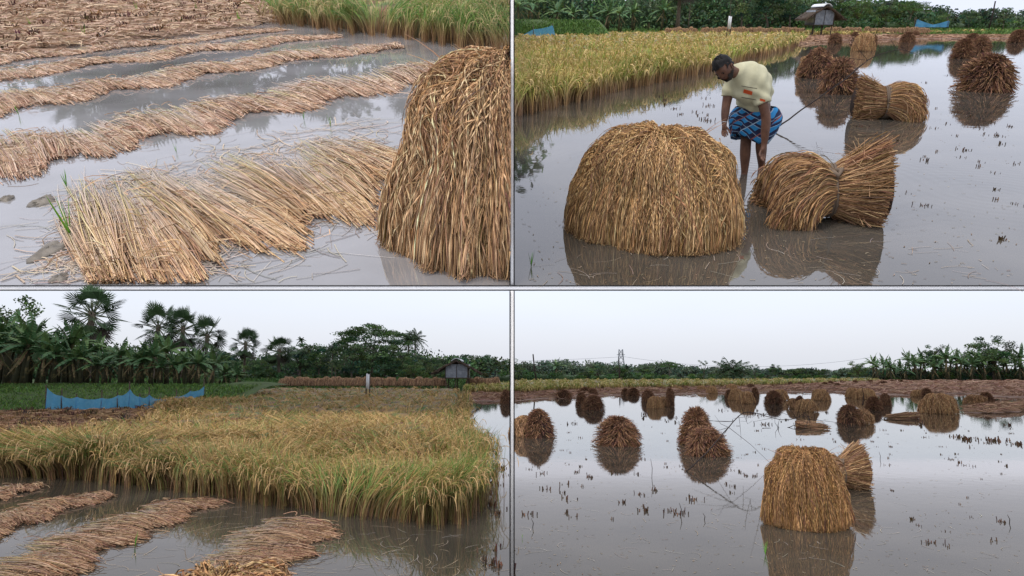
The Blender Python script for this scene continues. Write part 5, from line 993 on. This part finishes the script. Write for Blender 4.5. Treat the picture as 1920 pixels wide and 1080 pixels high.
# ================================================================== the two lower fields
LA = WL
OL = [(0.42, 0.28, 0.10), (0.36, 0.23, 0.08), (0.48, 0.33, 0.14)]; OM = [(0.09, 0.18, 0.035), (0.13, 0.23, 0.045), (0.21, 0.25, 0.06)]; OB = [(0.22, 0.12, 0.055), (0.30, 0.19, 0.08), (0.16, 0.085, 0.045), (0.20, 0.19, 0.06)]; OT = [(0.46, 0.31, 0.14), (0.40, 0.27, 0.11)]
edgeL = [(-10, 893), (100, 898), (200, 905), (300, 915), (400, 930), (500, 948), (600, 960), (700, 970), (790, 980), (835, 983), (864, 958), (882, 915), (887, 868)]
polyL = edgeL + [(887, 830), (880, 795), (880, 765), (874, 752), (866, 742), (700, 740), (520, 741), (420, 744), (395, 750), (385, 762), (385, 778), (330, 800), (250, 825), (150, 845), (-10, 858)]
rice('standing_rice', LA, polyL, 52000, 101, 0.66, OL, OM, OB, OT, .85, None, edgeL, 15000, 'large stand of ripe rice, green along its near edge, lower left field', .26, .75, edge_g=.55, hvar=.2, calm=900, canopy=.66, far=9)
rice('standing_rice', LA, [(302, 777), (330, 779), (385, 778), (470, 775), (470, 760), (330, 760), (305, 764)], 5500, 102, .55, OL, OM, OB, OT, .3, None, [(302, 777), (385, 778), (440, 776)], 900, 'small raised block of ripe rice in front of the long blue net', .1, far=10)
ground_patch('stubble_ground', LA, [(-60, 862), (150, 850), (250, 830), (330, 803), (390, 782), (300, 780), (290, 771), (-60, 778)], 220, 103, .05, M_MUD, [(0.36, 0.22, 0.13), (0.28, 0.17, 0.10), (0.42, 0.28, 0.15)], 'brown stubble and litter in front of the long blue net', 7000, clods=240, amp=.09)
ground_patch('mud_margin', LA, [(880, 753), (960, 752), (1120, 742), (1400, 736), (1650, 733), (1650, 720), (1400, 726), (1100, 731), (950, 738), (875, 740)], 200, 104, .02, M_MUD, [(0.34, 0.22, 0.15), (0.28, 0.17, 0.12)], 'litter on the muddy margin beyond the lower fields', 2500, amp=.05)
ground_patch('stubble_ground', LA, [(1430, 729), (1530, 731), (1600, 737), (1690, 741), (1730, 742), (1800, 737), (1880, 744), (1990, 748), (1990, 714.5), (1690, 714), (1560, 719)], 240, 105, .04, M_MUD, [(0.36, 0.22, 0.16), (0.30, 0.18, 0.12), (0.42, 0.28, 0.2)], 'reddish stubble field in front of the right-hand bananas', 7000, amp=.08)
ground_patch('mud_island', LA, [(1815, 768), (1850, 777), (1885, 772), (1990, 768), (1990, 757), (1900, 758), (1860, 762)], 90, 106, .05, M_MUD, [(0.34, 0.2, 0.13), (0.40, 0.26, 0.17)], 'heaped wet straw in the water at the right edge', 1800, amp=.08)
rice('standing_rice', LA, [(872, 739), (960, 740), (1010, 737), (1120, 731), (1300, 728), (1430, 725), (1520, 721), (1650, 716.5), (1660, 714), (1400, 715), (950, 718.5), (876, 726)], 17000, 107, .72, [(0.36, 0.33, 0.10), (0.42, 0.36, 0.12)], [(0.20, 0.27, 0.06), (0.28, 0.30, 0.07)], [(0.24, 0.13, 0.07), (0.32, 0.19, 0.09)], [(0.44, 0.35, 0.14)], .1, None, [(872, 739), (960, 740), (1010, 737), (1120, 731), (1300, 728), (1430, 725), (1520, 721), (1650, 716.5)], 4500, 'long strip of yellow-green rice behind the lower right stacks', .5, far=10)
bank(LA, 'grassy_mound', -30, -12.6, 28.5, 38, 1.05, seed=7)
grass('mound_grass', LA, [(-28, 28.4), (-12.8, 28.6), (-13.5, 37), (-30, 37)], 12000, 108, .17, GG, 'short green grass on the mound behind the long blue net', .045, zf=lambda x, y: 1.05 * np.sin(np.clip((y - 28.5) / 9.5 * 1.6, 0, PI / 2)) ** 1.2 * .9, lean=.8)
bank(LA, 'grassy_bank', -60, -4.5, 66, 84, .8, seed=9)
grass('bank_grass', LA, [(-50, 56), (-5, 62), (-4.6, 82), (-50, 80)], 16000, 109, .5, [(0.05, 0.115, 0.02), (0.075, 0.15, 0.03), (0.035, 0.08, 0.018)], 'green grass and weeds on the long bank behind the lower fields', .10, zf=lambda x, y: .8 * np.sin(np.clip((y - 66) / 18 * 1.6, 0, PI / 2)) ** 1.2 * .9, lean=.8)
W_post = 1.2
net(LA, [(86, 727, 766, 28.5), (115, 742, 769, 28.4), (143, 744, 770, 28.3), (190, 746, 771, 28), (220, 741, 771, 28), (242, 730, 771, 28), (262, 744, 770, 28.2), (279, 740, 769, 28.6), (300, 748, 767, 29.5), (330, 743, 764, 30.5), (356, 733, 760, 31.5), (382, 724, 756, 32)], 'long bright blue net sagging between posts below the banana grove', 31, 0, .16)
GRV = 'banana grove, lower left'
rng = np.random.default_rng(77)
for i in range(52):
    x = -25 + i * 9.4 + rng.normal() * 4; d_ = rng.choice([37, 40, 44]); t_ = np.interp(x, [-30, 30, 60, 100, 200, 300, 380, 460], [580, 582, 590, 596, 622, 620, 652, 684]) + rng.uniform(-16, 30) + (44 - d_)
    z0 = .95 if x < 380 else .3
    if x > 395: d_ = 50
    tree(LA, 'banana', i % 4, x, t_, d_, z0, 'banana plant with arching torn leaves in the dense grove behind the blue net', GRV, wide=1.25)
for a in [('palmyra', 0, 163, 541, 100, 'tallest fan palm, its crown cut by the white beam', 1.05), ('palmyra', 1, 290, 573, 96, 'fan palm, left one of the pair above the banana grove', .85), ('palmyra', 0, 337, 578, 95, 'fan palm, right one of the pair above the banana grove', .85), ('palmyra', 1, 384, 596, 90, 'fan palm with a dark hanging skirt right of the banana grove', .9),
          ('palmyra', 0, 457, 617, 92, 'lone fan palm standing clear against the sky', .85), ('palmyra', 1, 521, 634, 86, 'round-headed fan palm with a dark trunk in front of the wood', 1.25),
          ('areca', 0, 564, 629, 92, 'slim palm poking above the wood, left', 1.0), ('coconut', 0, 622, 641, 88, 'coconut palm half sunk in the wood, left of the spreading tree', .9), ('coconut', 1, 645, 627, 92, 'coconut palm touching the left side of the spreading tree', .9),
          ('coconut', 0, 765, 619, 92, 'coconut palm right of the spreading tree, left of its pair', 1.0), ('coconut', 1, 778, 615, 94, 'coconut palm right of the spreading tree, right of its pair', 1.0), ('coconut', 2, 628, 672, 80, 'short coconut palm low in front of the dark wood', 1.0),
          ('umbrella', 0, 695, 603, 88, 'tall spreading tree with bright flat-topped foliage', 1.25), ('round', 0, 560, 642, 90, 'dark rounded tree behind the round-headed fan palm', 1.4), ('round', 1, 595, 641, 92, 'dark tree left of the half-sunk coconut palm', 1.3), ('round', 2, 480, 664, 84, 'dark tree between the lone fan palm and the round-headed one', 1.3), ('round', 0, 425, 650, 86, 'dark tree right of the skirted fan palm', 1.2),
          ('round', 1, 660, 640, 84, 'dark tree under the left of the spreading tree', 1.5), ('round', 2, 720, 630, 86, 'dark tree under the right of the spreading tree', 1.6), ('round', 0, 765, 655, 84, 'dense dark tree below the pair of coconut palms', 1.4), ('light', 0, 775, 676, 76, 'rounded bright yellow-green tree at the foot of the dark wood', 1.5),
          ('round', 1, 812, 666, 98, 'tree just left of the thatched hut roof', 1.6), ('round', 2, 860, 661, 105, 'tree directly behind the hut roof', 1.8), ('round', 0, 905, 664, 105, 'tree right of the hut roof', 1.8), ('light', 1, 940, 666, 108, 'paler tree beside the dividing post', 1.8),
          ('light', 1, -4, 545, 60, 'pale-leaved tree at the far left edge', 1.0), ('round', 0, 40, 625, 58, 'dark tree filling the left of the banana grove', 1.2), ('round', 1, 395, 655, 70, 'dark tree behind the right end of the banana grove', 1.2)]:
    k_, i_, x_, t_, d_, lab, wd = a; tree(LA, k_, i_, x_, t_, d_, .3, lab, wide=wd)
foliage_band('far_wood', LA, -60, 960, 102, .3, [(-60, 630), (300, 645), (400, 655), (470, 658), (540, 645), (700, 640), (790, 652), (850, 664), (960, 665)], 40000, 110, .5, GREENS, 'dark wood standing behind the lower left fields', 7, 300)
foliage_band('scrub', LA, 380, 960, 84, .4, [(380, 690), (450, 694), (600, 698), (800, 696), (960, 694)], 9000, 111, .3, [(0.04, 0.085, 0.02), (0.06, 0.11, 0.03), (0.035, 0.065, 0.02)], 'dark scrub at the foot of the wood, lower left', 3, 120)
foliage_band('hedge', LA, 955, 1660, 131, 0, [(955, 693), (1100, 696), (1300, 699), (1500, 702), (1660, 704)], 16000, 112, .28, [(0.045, 0.105, 0.02), (0.065, 0.14, 0.03), (0.04, 0.085, 0.02)], 'low green hedge behind the strip of yellow-green rice', 3, 180)
foliage_band('far_wood', LA, 950, 1640, 260, 0, [(950, 680), (1000, 676), (1050, 672), (1120, 676), (1180, 677), (1240, 675), (1280, 679), (1350, 688), (1450, 690), (1640, 688)], 30000, 113, .9, [(0.09, 0.135, 0.09), (0.075, 0.115, 0.08), (0.11, 0.155, 0.095)], 'distant hazy wood along the horizon of the lower right field', 16, 330)  # haze is put into the paler, greyer leaf colours
foliage_band('far_wood', LA, 1600, 1990, 170, 0, [(1600, 692), (1700, 690), (1800, 686), (1990, 684)], 9000, 114, .6, [(0.03, 0.06, 0.03), (0.04, 0.075, 0.03)], 'dark wood behind the right-hand bananas', 8, 110)
for a in [('light', 0, 972, 684, 110, 'leafy bush right beside the dividing post', 1.5), ('banana', 1, 1046, 670, 112, 'spiky tall plant above the hedge, left part of the lower right field', 1.5), ('bush', 0, 1100, 694, 100, 'bright bush in the hedge, left', 1.6), ('bush', 1, 1165, 685, 102, 'round dark bush behind the tall pole', 1.3), ('round', 1, 1120, 681, 140, 'rounded tree in the hazy wood, left of the pylon', 1.4), ('round', 2, 1210, 680, 140, 'rounded tree in the hazy wood, right of the pylon', 1.6), ('umbrella', 1, 1255, 677, 200, 'flat-topped tree on the skyline right of the pylon', 1.3),
          ('sparse', 0, 1319, 674, 108, 'thin airy tree standing above the hedge', 1.0), ('date', 0, 1381, 664, 88, 'date palm with arching fronds on the skyline', 1.35), ('sparse', 1, 1417, 681, 108, 'thin small tree right of the date palm', 1.2), ('round', 0, 1452, 682, 118, 'pale rounded tree, second right of the date palm', 1.2), ('bush', 0, 1495, 690, 112, 'low bush in the hedge, centre right', 1.8), ('bush', 1, 1530, 691, 115, 'low bush right of the pale rounded tree', 1.8), ('light', 1, 1609, 675, 104, 'leafy tree standing left of the right-hand bananas', 1.2), ('round', 2, 1862, 624, 98, 'tall tree rising over the right-hand bananas', 1.25), ('round', 0, 1752, 645, 100, 'leafy tree among the right-hand bananas', .9)]:
    k_, i_, x_, t_, d_, lab, wd = a; tree(LA, k_, i_, x_, t_, d_ + 24, 0, lab, wide=wd)
for i, (x, t_) in enumerate([(1646, 672), (1664, 675), (1681, 672), (1700, 676), (1716, 670), (1731, 668), (1748, 665), (1765, 667), (1784, 664), (1800, 667), (1815, 663), (1831, 666), (1848, 662), (1866, 664), (1885, 660), (1912, 664), (1638, 661), (1655, 664), (1672, 663), (1690, 667), (1708, 652), (1722, 660), (1738, 648), (1757, 656), (1775, 649), (1792, 655), (1806, 646), (1822, 656), (1838, 650), (1856, 655), (1876, 640), (1893, 652), (1906, 658), (1922, 648)]):
    tree(LA, 'banana', i % 4, x, t_ - (6 if x > 1730 else 2), 121 + (i % 3) * 2, 0, 'banana plant in the row at the far right of the lower right field', 'banana row, lower right', wide=1.0)
foliage_band('scrub', LA, 1650, 1990, 122, 0, [(1650, 700), (1800, 694), (1990, 690)], 15000, 115, .3, [(0.03, 0.06, 0.018), (0.045, 0.085, 0.025)], 'dark undergrowth beneath the right-hand bananas', 2, 110)
hut(LA, 858, 60, 715, 672, 84, 'tin hut on stilts with thatched roof beyond the ripe rice, lower left field')
board(LA, 689, 34, 700, 731, 'pale blank board on two thin posts in the rice, lower left')
sheaf_row(LA, [x for x in np.arange(530, 778, 7.4) if not 590 < x < 593 and not 742 < x < 750] + list(np.arange(786, 832, 7.5)) + list(np.arange(880, 932, 7.2)), 62.5, .42, 14, 'pale brown sheaf standing in the long line on the bank, lower left field', 'sheaves lined up on the bank, lower left', 15)
sheaf_row(LA, [868 / 2 - 42, 396, 404, 410], 50, .1, 10, 'pale sheaf in the small cluster right of the blue net', 'sheaves right of the long blue net', 16)
# poles, pylon, power line
for x, t_, d_, lab in ((1001, 664, 92, 'dark leaning pole above the hedge near the dividing post'), (1161, 675, 110, 'dark upright pole in front of the round bush')):
    p_ = LA.at(x, d_, 0); h_ = LA.ztop(d_, t_); b = MB(); b.tube([(.45 if x < 1100 else 0, 0, -.2), (.1, 0, h_ * .5), (-.1 if x < 1100 else 0, 0, h_)], [.12, .1, .09], 6); thing('pole', b.mesh('pole', M_TWIG), LA, p_, lab, 'pole')
p_ = LA.at(1165, 300, 0); h_ = LA.ztop(300, 655); b = MB(); hw = [1.9, 1.5, 1.1, .9, .8]; zs = [0, h_ * .35, h_ * .6, h_ * .8, h_]
for i in range(4):
    for sx, sy in ((-1, -1), (1, -1), (1, 1), (-1, 1)):
        b.tube([(sx * hw[i], sy * hw[i], zs[i]), (sx * hw[i + 1], sy * hw[i + 1], zs[i + 1])], .10, 4); b.tube([(sx * hw[i], sy * hw[i], zs[i]), (-sx * hw[i + 1], sy * hw[i + 1], zs[i + 1])], .07, 4); b.tube([(sx * hw[i], sy * hw[i], zs[i]), (sx * hw[i + 1], -sy * hw[i + 1], zs[i + 1])], .07, 4)
b.tube([(-1.8, 0, h_ * .8), (1.8, 0, h_ * .8)], .12, 4); thing('pylon', b.mesh('pylon', M_STEEL), LA, p_, 'lattice power pylon rising above the distant wood', 'pylon')
for j, (xa, xb, lab) in enumerate(((560, 1165, 'power line sagging to the left of the pylon'), (1165, 1640, 'power line sagging to the right of the pylon'))):
    A_, B_ = LA.at(xa, 300, LA.ztop(300, 668)), LA.at(xb, 300, LA.ztop(300, 669)); t = np.linspace(0, 1, 24)[:, None]; P = np.array(A_) * (1 - t) + np.array(B_) * t; P[:, 2] -= 4.5 * (4 * t * (1 - t))[:, 0] * (1 if j else .5); o0 = P[0].copy(); b = MB(); b.tube(P - o0, .045, 4); thing('power_line', b.mesh('power_line', M_STEEL), LA, Vector(o0), lab, 'power line')

# rows of cut rice, lower left
BR_ = [(0.42, 0.25, 0.15), (0.34, 0.19, 0.11), (0.48, 0.32, 0.20), (0.24, 0.13, 0.08)]; BT_ = [(0.42, 0.34, 0.24), (0.38, 0.32, 0.16), (0.36, 0.30, 0.26)]
for j, (pr, n, lab) in enumerate([
 ([(-40, 950, -70, 925), (0, 936, -30, 914), (30, 928, 10, 911), (60, 920, 40, 911), (84, 914, 75, 911)], 900, 'smallest row of cut rice at the left edge, lower left water'),
 ([(-30, 1012, -90, 985), (20, 994, -40, 972), (62, 980, 20, 958), (112, 962, 62, 942), (165, 945, 110, 931), (218, 932, 190, 925)], 2200, 'second row of cut rice, lower left, with a dark clump on its edge'),
 ([(90, 1110, -60, 1078), (140, 1077, -10, 1055), (168, 1050, 50, 1025), (215, 1024, 110, 998), (270, 1003, 160, 985), (310, 986, 220, 968), (350, 965, 270, 950), (385, 954, 310, 942), (412, 940, 360, 938)], 3600, 'long row of cut rice running up to the standing rice, lower left'),
 ([(500, 1110, 330, 1090), (530, 1078, 372, 1060), (548, 1050, 402, 1038), (582, 1030, 432, 1010), (604, 1008, 465, 990), (622, 985, 500, 974)], 3000, 'broad fan of cut rice under the corner of the standing rice')]):
    straw_row(LA, pr, int(n * 1.3), 130 + j, lab, BR_, BT_, .032, .0068, 3, None, litter=.2, fan=.30, bundle=.8)
p_ = LA.pix(395, 1066, .62); k = LA.scale(p_)
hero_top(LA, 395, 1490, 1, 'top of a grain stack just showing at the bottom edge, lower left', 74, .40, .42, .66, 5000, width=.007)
G2 = 'stacks in the lower right field'
for i, a in enumerate([('mixed', 1006, 822, 84, 60, 'dark heap with a pale grain skirt, nearest the dividing post'), ('heap', 1160, 838, 95, 64, 'broad dark bristling heap, second from the dividing post in the near row'), ('heap', 1304, 836, 72, 82, 'taller rear heap of the touching pair left of the tangled branch'), ('heap', 1326, 857, 96, 62, 'lower front heap of the touching pair left of the tangled branch'),
    ('heap', 1057, 747, 33, 18, 'small dark heap alone in the far row, first right of the post'), ('heap', 1096, 738, 22, 14, 'rear heap of the cluster of four, left'), ('heap', 1112, 742, 22, 16, 'rear heap of the cluster of four, right'), ('heap', 1090, 760, 24, 28, 'left heap of the cluster of four'), ('heap', 1111, 769, 44, 32, 'front and largest heap of the cluster of four'),
    ('heap', 1173, 741, 17, 15, 'small heap in front of the rice strip, left of its twin'), ('heap', 1187, 742, 28, 17, 'small heap in front of the rice strip, right of its twin'), ('heap', 1216, 754, 30, 26, 'dark heap left of the round pale stack, far row'), ('dome', 1228, 766, 27, 24, 'round pale stack between two dark heaps, far row'), ('mixed', 1252, 763, 29, 28, 'heap touching the right of the round pale stack'), ('heap', 1257, 745, 18, 20, 'dark heap just behind the round pale stack group'),
    ('dome', 1273, 733, 14, 9, 'tiny pale stack before the rice strip, left'), ('dome', 1264, 729, 12, 8, 'tiny pale stack behind another before the rice strip'), ('dome', 1316, 734, 17, 12, 'pale stack before the rice strip, left of a pair'), ('dome', 1334, 738, 20, 15, 'pale stack before the rice strip, right of a pair'),
    ('dome', 1372, 733, 18, 14, 'rear pale stack of the group above the branch tip'), ('heap', 1367, 748, 16, 20, 'left dark heap of the group above the branch tip'), ('dome', 1380, 751, 24, 24, 'middle stack of the group above the branch tip'), ('dome', 1399, 757, 31, 24, 'front pale stack of the group above the branch tip'), ('heap', 1416, 744, 17, 20, 'right dark heap of the group above the branch tip'), ('heap', 1408, 729, 20, 11, 'farthest heap of the group above the branch tip'),
    ('dome', 1463, 751, 28, 22, 'pale stack behind the dark heap left of centre right'), ('heap', 1450, 758, 36, 29, 'dark heap in front of a pale stack, under the pale tree'), ('mixed', 1496, 767, 30, 28, 'reddish part-heap leaning on a golden stack'), ('dome', 1512, 773, 34, 26, 'golden stack with a reddish heap on its left'), ('dome', 1539, 751, 31, 23, 'pale stack alone right of the golden one'),
    ('dome', 1598, 746, 22, 20, 'dark-sided stack at the left of the rear pair'), ('dome', 1622, 749, 36, 22, 'wide pale stack at the right of the rear pair'), ('heap', 1660, 761, 25, 27, 'dark heap, farthest right of the row of three'), ('heap', 1640, 769, 35, 29, 'dark heap, middle of the row of three'), ('mixed', 1598, 797, 68, 42, 'dark heap with a sloping skirt, nearest of the row of three', True),
    ('dome', 1722, 744, 22, 14, 'rear stack of the three by the stubble field, left'), ('heap', 1738, 745, 22, 20, 'middle stack of the three by the stubble field'), ('dome', 1760, 776, 56, 40, 'big round golden stack by the stubble field'), ('mixed', 1842, 762, 46, 30, 'brown heap standing alone at the far right'),
    ('heap', 1482, 723, 9, 8, 'tiny heap by the far rice, first of the distant row'), ('heap', 1500, 724, 14, 9, 'tiny heap, second of the distant row'), ('heap', 1546, 725, 14, 10, 'tiny heap, third of the distant row'), ('heap', 1558, 722, 11, 10, 'tiny heap, fourth of the distant row'), ('heap', 1570, 726, 16, 9, 'tiny heap, fifth of the distant row'), ('heap', 1579, 720, 10, 8, 'tiny heap, sixth of the distant row'), ('heap', 1604, 721, 13, 10, 'tiny heap, seventh of the distant row'), ('heap', 1633, 720, 14, 9, 'tiny heap, eighth of the distant row'), ('heap', 1655, 722, 21, 9, 'flat heap, ninth of the distant row'), ('heap', 1673, 718, 12, 7, 'tiny heap, tenth of the distant row'), ('heap', 1690, 719, 13, 7, 'tiny heap, last of the distant row on the stubble'),
    ('heap', 949, 757, 24, 30, 'dark heap half hidden by the dividing post, lower left field')]):
    stack(LA, a[0], a[1], a[2], a[3] * (1.05 if i == 0 else 1), a[4], a[5], G2, i, len(a) > 6)
hero_top(LA, 1511, 994, 1, 'big rounded golden grain stack in the lower right foreground', 75, .335, .33, .75, 15000, width=.0050, pz=.68, flare=.08, cols=[(0.42, 0.235, 0.10), (0.33, 0.18, 0.08), (0.52, 0.315, 0.14), (0.21, 0.115, 0.06)])
pb_ = LA.pix(1592, 921); make_bundle('tied_sheaf', LA, LA.at(1572, pb_.y + .25), 'tied sheaf with its butts fanned out behind the big golden stack', None, math.radians(6), (.72, .8, .92), (.56, .17, .37, .60, 4200, 9, .0095))
def flat_sheaf(W, x, y, wpx, hpx, label, seed, rz=0):
    rng = np.random.default_rng(seed); p_ = W.pix(x, y); k = W.scale(p_); L2 = wpx / k; n = 420; b = MB(); t = np.linspace(0, 1, 5)[None]; a = rng.uniform(0, 2 * PI, n)[:, None]; r = rng.random((n, 1)) ** .5 * (hpx / k * .42) * (1.2 - .5 * t) + rng.normal(size=(n, 1)) * .05 * t
    P = np.stack([(.5 - rng.random((n, 1)) ** 2 * .35 - t * rng.uniform(.35, .8, (n, 1))) * L2, r * np.cos(a) * 2, np.maximum(hpx / k * .42 + r * np.sin(a) - t * hpx / k * .25, .0)], -1)
    b.strands(P, .02, palette([(0.34, 0.2, 0.12), (0.26, 0.14, 0.08), (0.40, 0.26, 0.15)], (1, 1, 1), n, rng, .25), rng, 3); thing('straw_bundle', b.mesh('straw_bundle', M_STRAW), W, p_, label, 'sheaf', None, rz)
flat_sheaf(LA, 1522, 803, 56, 15, 'loose straw bundle floating left of the row of three heaps', 1, 2.8); flat_sheaf(LA, 1691, 785, 58, 14, 'straw bundle floating right of the row of three heaps, butts to the right', 2, 0)
def d_of(y): return LA.pix(1400, y).y
twig(LA, [(1285, 885, d_of(885)), (1330, 845, d_of(885) + .3), (1362, 806, d_of(885) + .8), (1392, 771, d_of(885) + 1.3), (1420, 775, d_of(885) + 1.6), (1470, 790, d_of(885) + 1.8), (1516, 777, d_of(885) + 2), (1518, 790, d_of(885) + 2)], .012, 'long bare branch arching over the water from the pair of heaps', 21, 30, .8)
twig(LA, [(1430, 803, d_of(803)), (1470, 805, d_of(803) + .2), (1496, 795, d_of(803) + .4)], .02, 'short dark branch lying low by the floating straw bundle', 22, 8, .5)
twig(LA, [(1618, 760, d_of(775)), (1619, 742, d_of(775)), (1617, 727, d_of(775))], .03, 'thin stake standing behind the row of three heaps', 23, 0)
for i, (x, t_, y_, lab) in enumerate([(1222, 860, 896, 'thin stick standing left of the branch foot'), (1276, 943, 968, 'thin dark reed in the near water, left of two'), (1320, 962, 975, 'thin dark reed in the near water, right of two'), (998, 972, 990, 'thin dark reed at the left of the lower right water'), (1892, 965, 982, 'short bent stick in the near water at the far right'), (1650, 847, 862, 'thin stick right of the tied sheaf')]):
    q = LA.pix(x, y_); b = MB(); b.tube([(0, 0, -.02), (.012, 0, LA.ztop(q.y, t_) * .5), (-.01, 0, max(.05, LA.ztop(q.y, t_)))], [.004, .004, .002], 4); thing('reed', b.mesh('reed', M_TWIG), LA, q, lab, 'stick')
AV = [(1006, 800, 55, 50), (1160, 815, 60, 45), (1322, 825, 66, 55), (1512, 930, 100, 100), (1600, 890, 50, 60), (1598, 780, 45, 40), (1655, 755, 30, 25), (1760, 760, 36, 30)]
tufts(LA, [(975, 790), (1600, 775), (1900, 790), (1915, 880), (1500, 880), (1380, 900), (980, 880)], 112, 31, 'small dark stubble tuft dotting the water between the lower right stacks', 'stubble tufts, middle water, lower right', .35, .95, AV)
tufts(LA, [(975, 770), (1450, 765), (1900, 790), (1900, 800), (980, 795)], 42, 32, 'tiny stubble dot in the bright far water, lower right', 'stubble tufts, far water, lower right', 1.0, 2.2, AV)
tufts(LA, [(980, 880), (1400, 885), (1400, 960), (985, 990)], 26, 33, 'brown stubble tuft in the near water left of the golden stack', 'stubble tufts, near water, lower right', .7, 1.3)
tufts(LA, [(1650, 870), (1900, 870), (1900, 1020), (1690, 1030)], 14, 34, 'lone stubble tuft in the open near water at the right', 'stubble tufts, near right water', .4, .8)
tufts(LA, [(1770, 818), (1915, 826), (1915, 834), (1775, 826)], 16, 35, 'tall stubble tuft in the drilled row at the right edge', 'stubble row, right edge', 1.2, 2.2)
tufts(LA, [(925, 830), (945, 830), (950, 900), (925, 985), (908, 985)], 16, 36, 'dark red stubble tuft in the strip of water beside the dividing post', 'stubble tufts beside the dividing post', .9, 1.6)
tufts(LA, [(905, 1030), (935, 1030), (930, 1075), (895, 1075)], 4, 37, 'short stubble tuft below the corner of the standing rice', 'stubble tufts below the rice corner', 1.0, 1.6)
for i, (x, y, s_, lab) in enumerate([(253, 1025, 1.1, 'bright green blade in the water between the straw rows, lower left'), (979, 1010, .4, 'small green shoot at a stubble tuft, bottom left of the lower right field'), (1435, 1040, .9, 'green blade standing left of the golden stack')]):
    thing('sprout', SP[(i * 2 + 1) % 4], LA, LA.pix(x, y), lab, 'sprout', None, 0, s_)
stems(LA, [(975, 900), (1400, 930), (1890, 900), (1910, 1078), (970, 1078)], 110, 38, 'pale stray straws floating in the near water, lower right', [(0.42, 0.38, 0.32), (0.34, 0.28, 0.22)], .004, (.06, .22))
stems(LA, [(975, 790), (1900, 790), (1910, 1078), (970, 1078)], 900, 40, 'specks of chaff floating on the lower right water', [(0.20, 0.14, 0.08), (0.34, 0.27, 0.18)], .006, (.01, .04))
stems(WR, [(975, 534), (975, 330), (1300, 200), (1900, 120), (1910, 534)], 700, 41, 'specks of chaff floating on the upper right water', [(0.20, 0.14, 0.08), (0.34, 0.27, 0.18)], .006, (.01, .04), clip=clipR)
stems(LA, [(0, 1000), (200, 960), (450, 950), (640, 985), (900, 990), (930, 1078), (0, 1078)], 260, 39, 'stray straws floating between the rows, lower left', [(0.38, 0.30, 0.2), (0.30, 0.26, 0.22)], .004, (.08, .3))
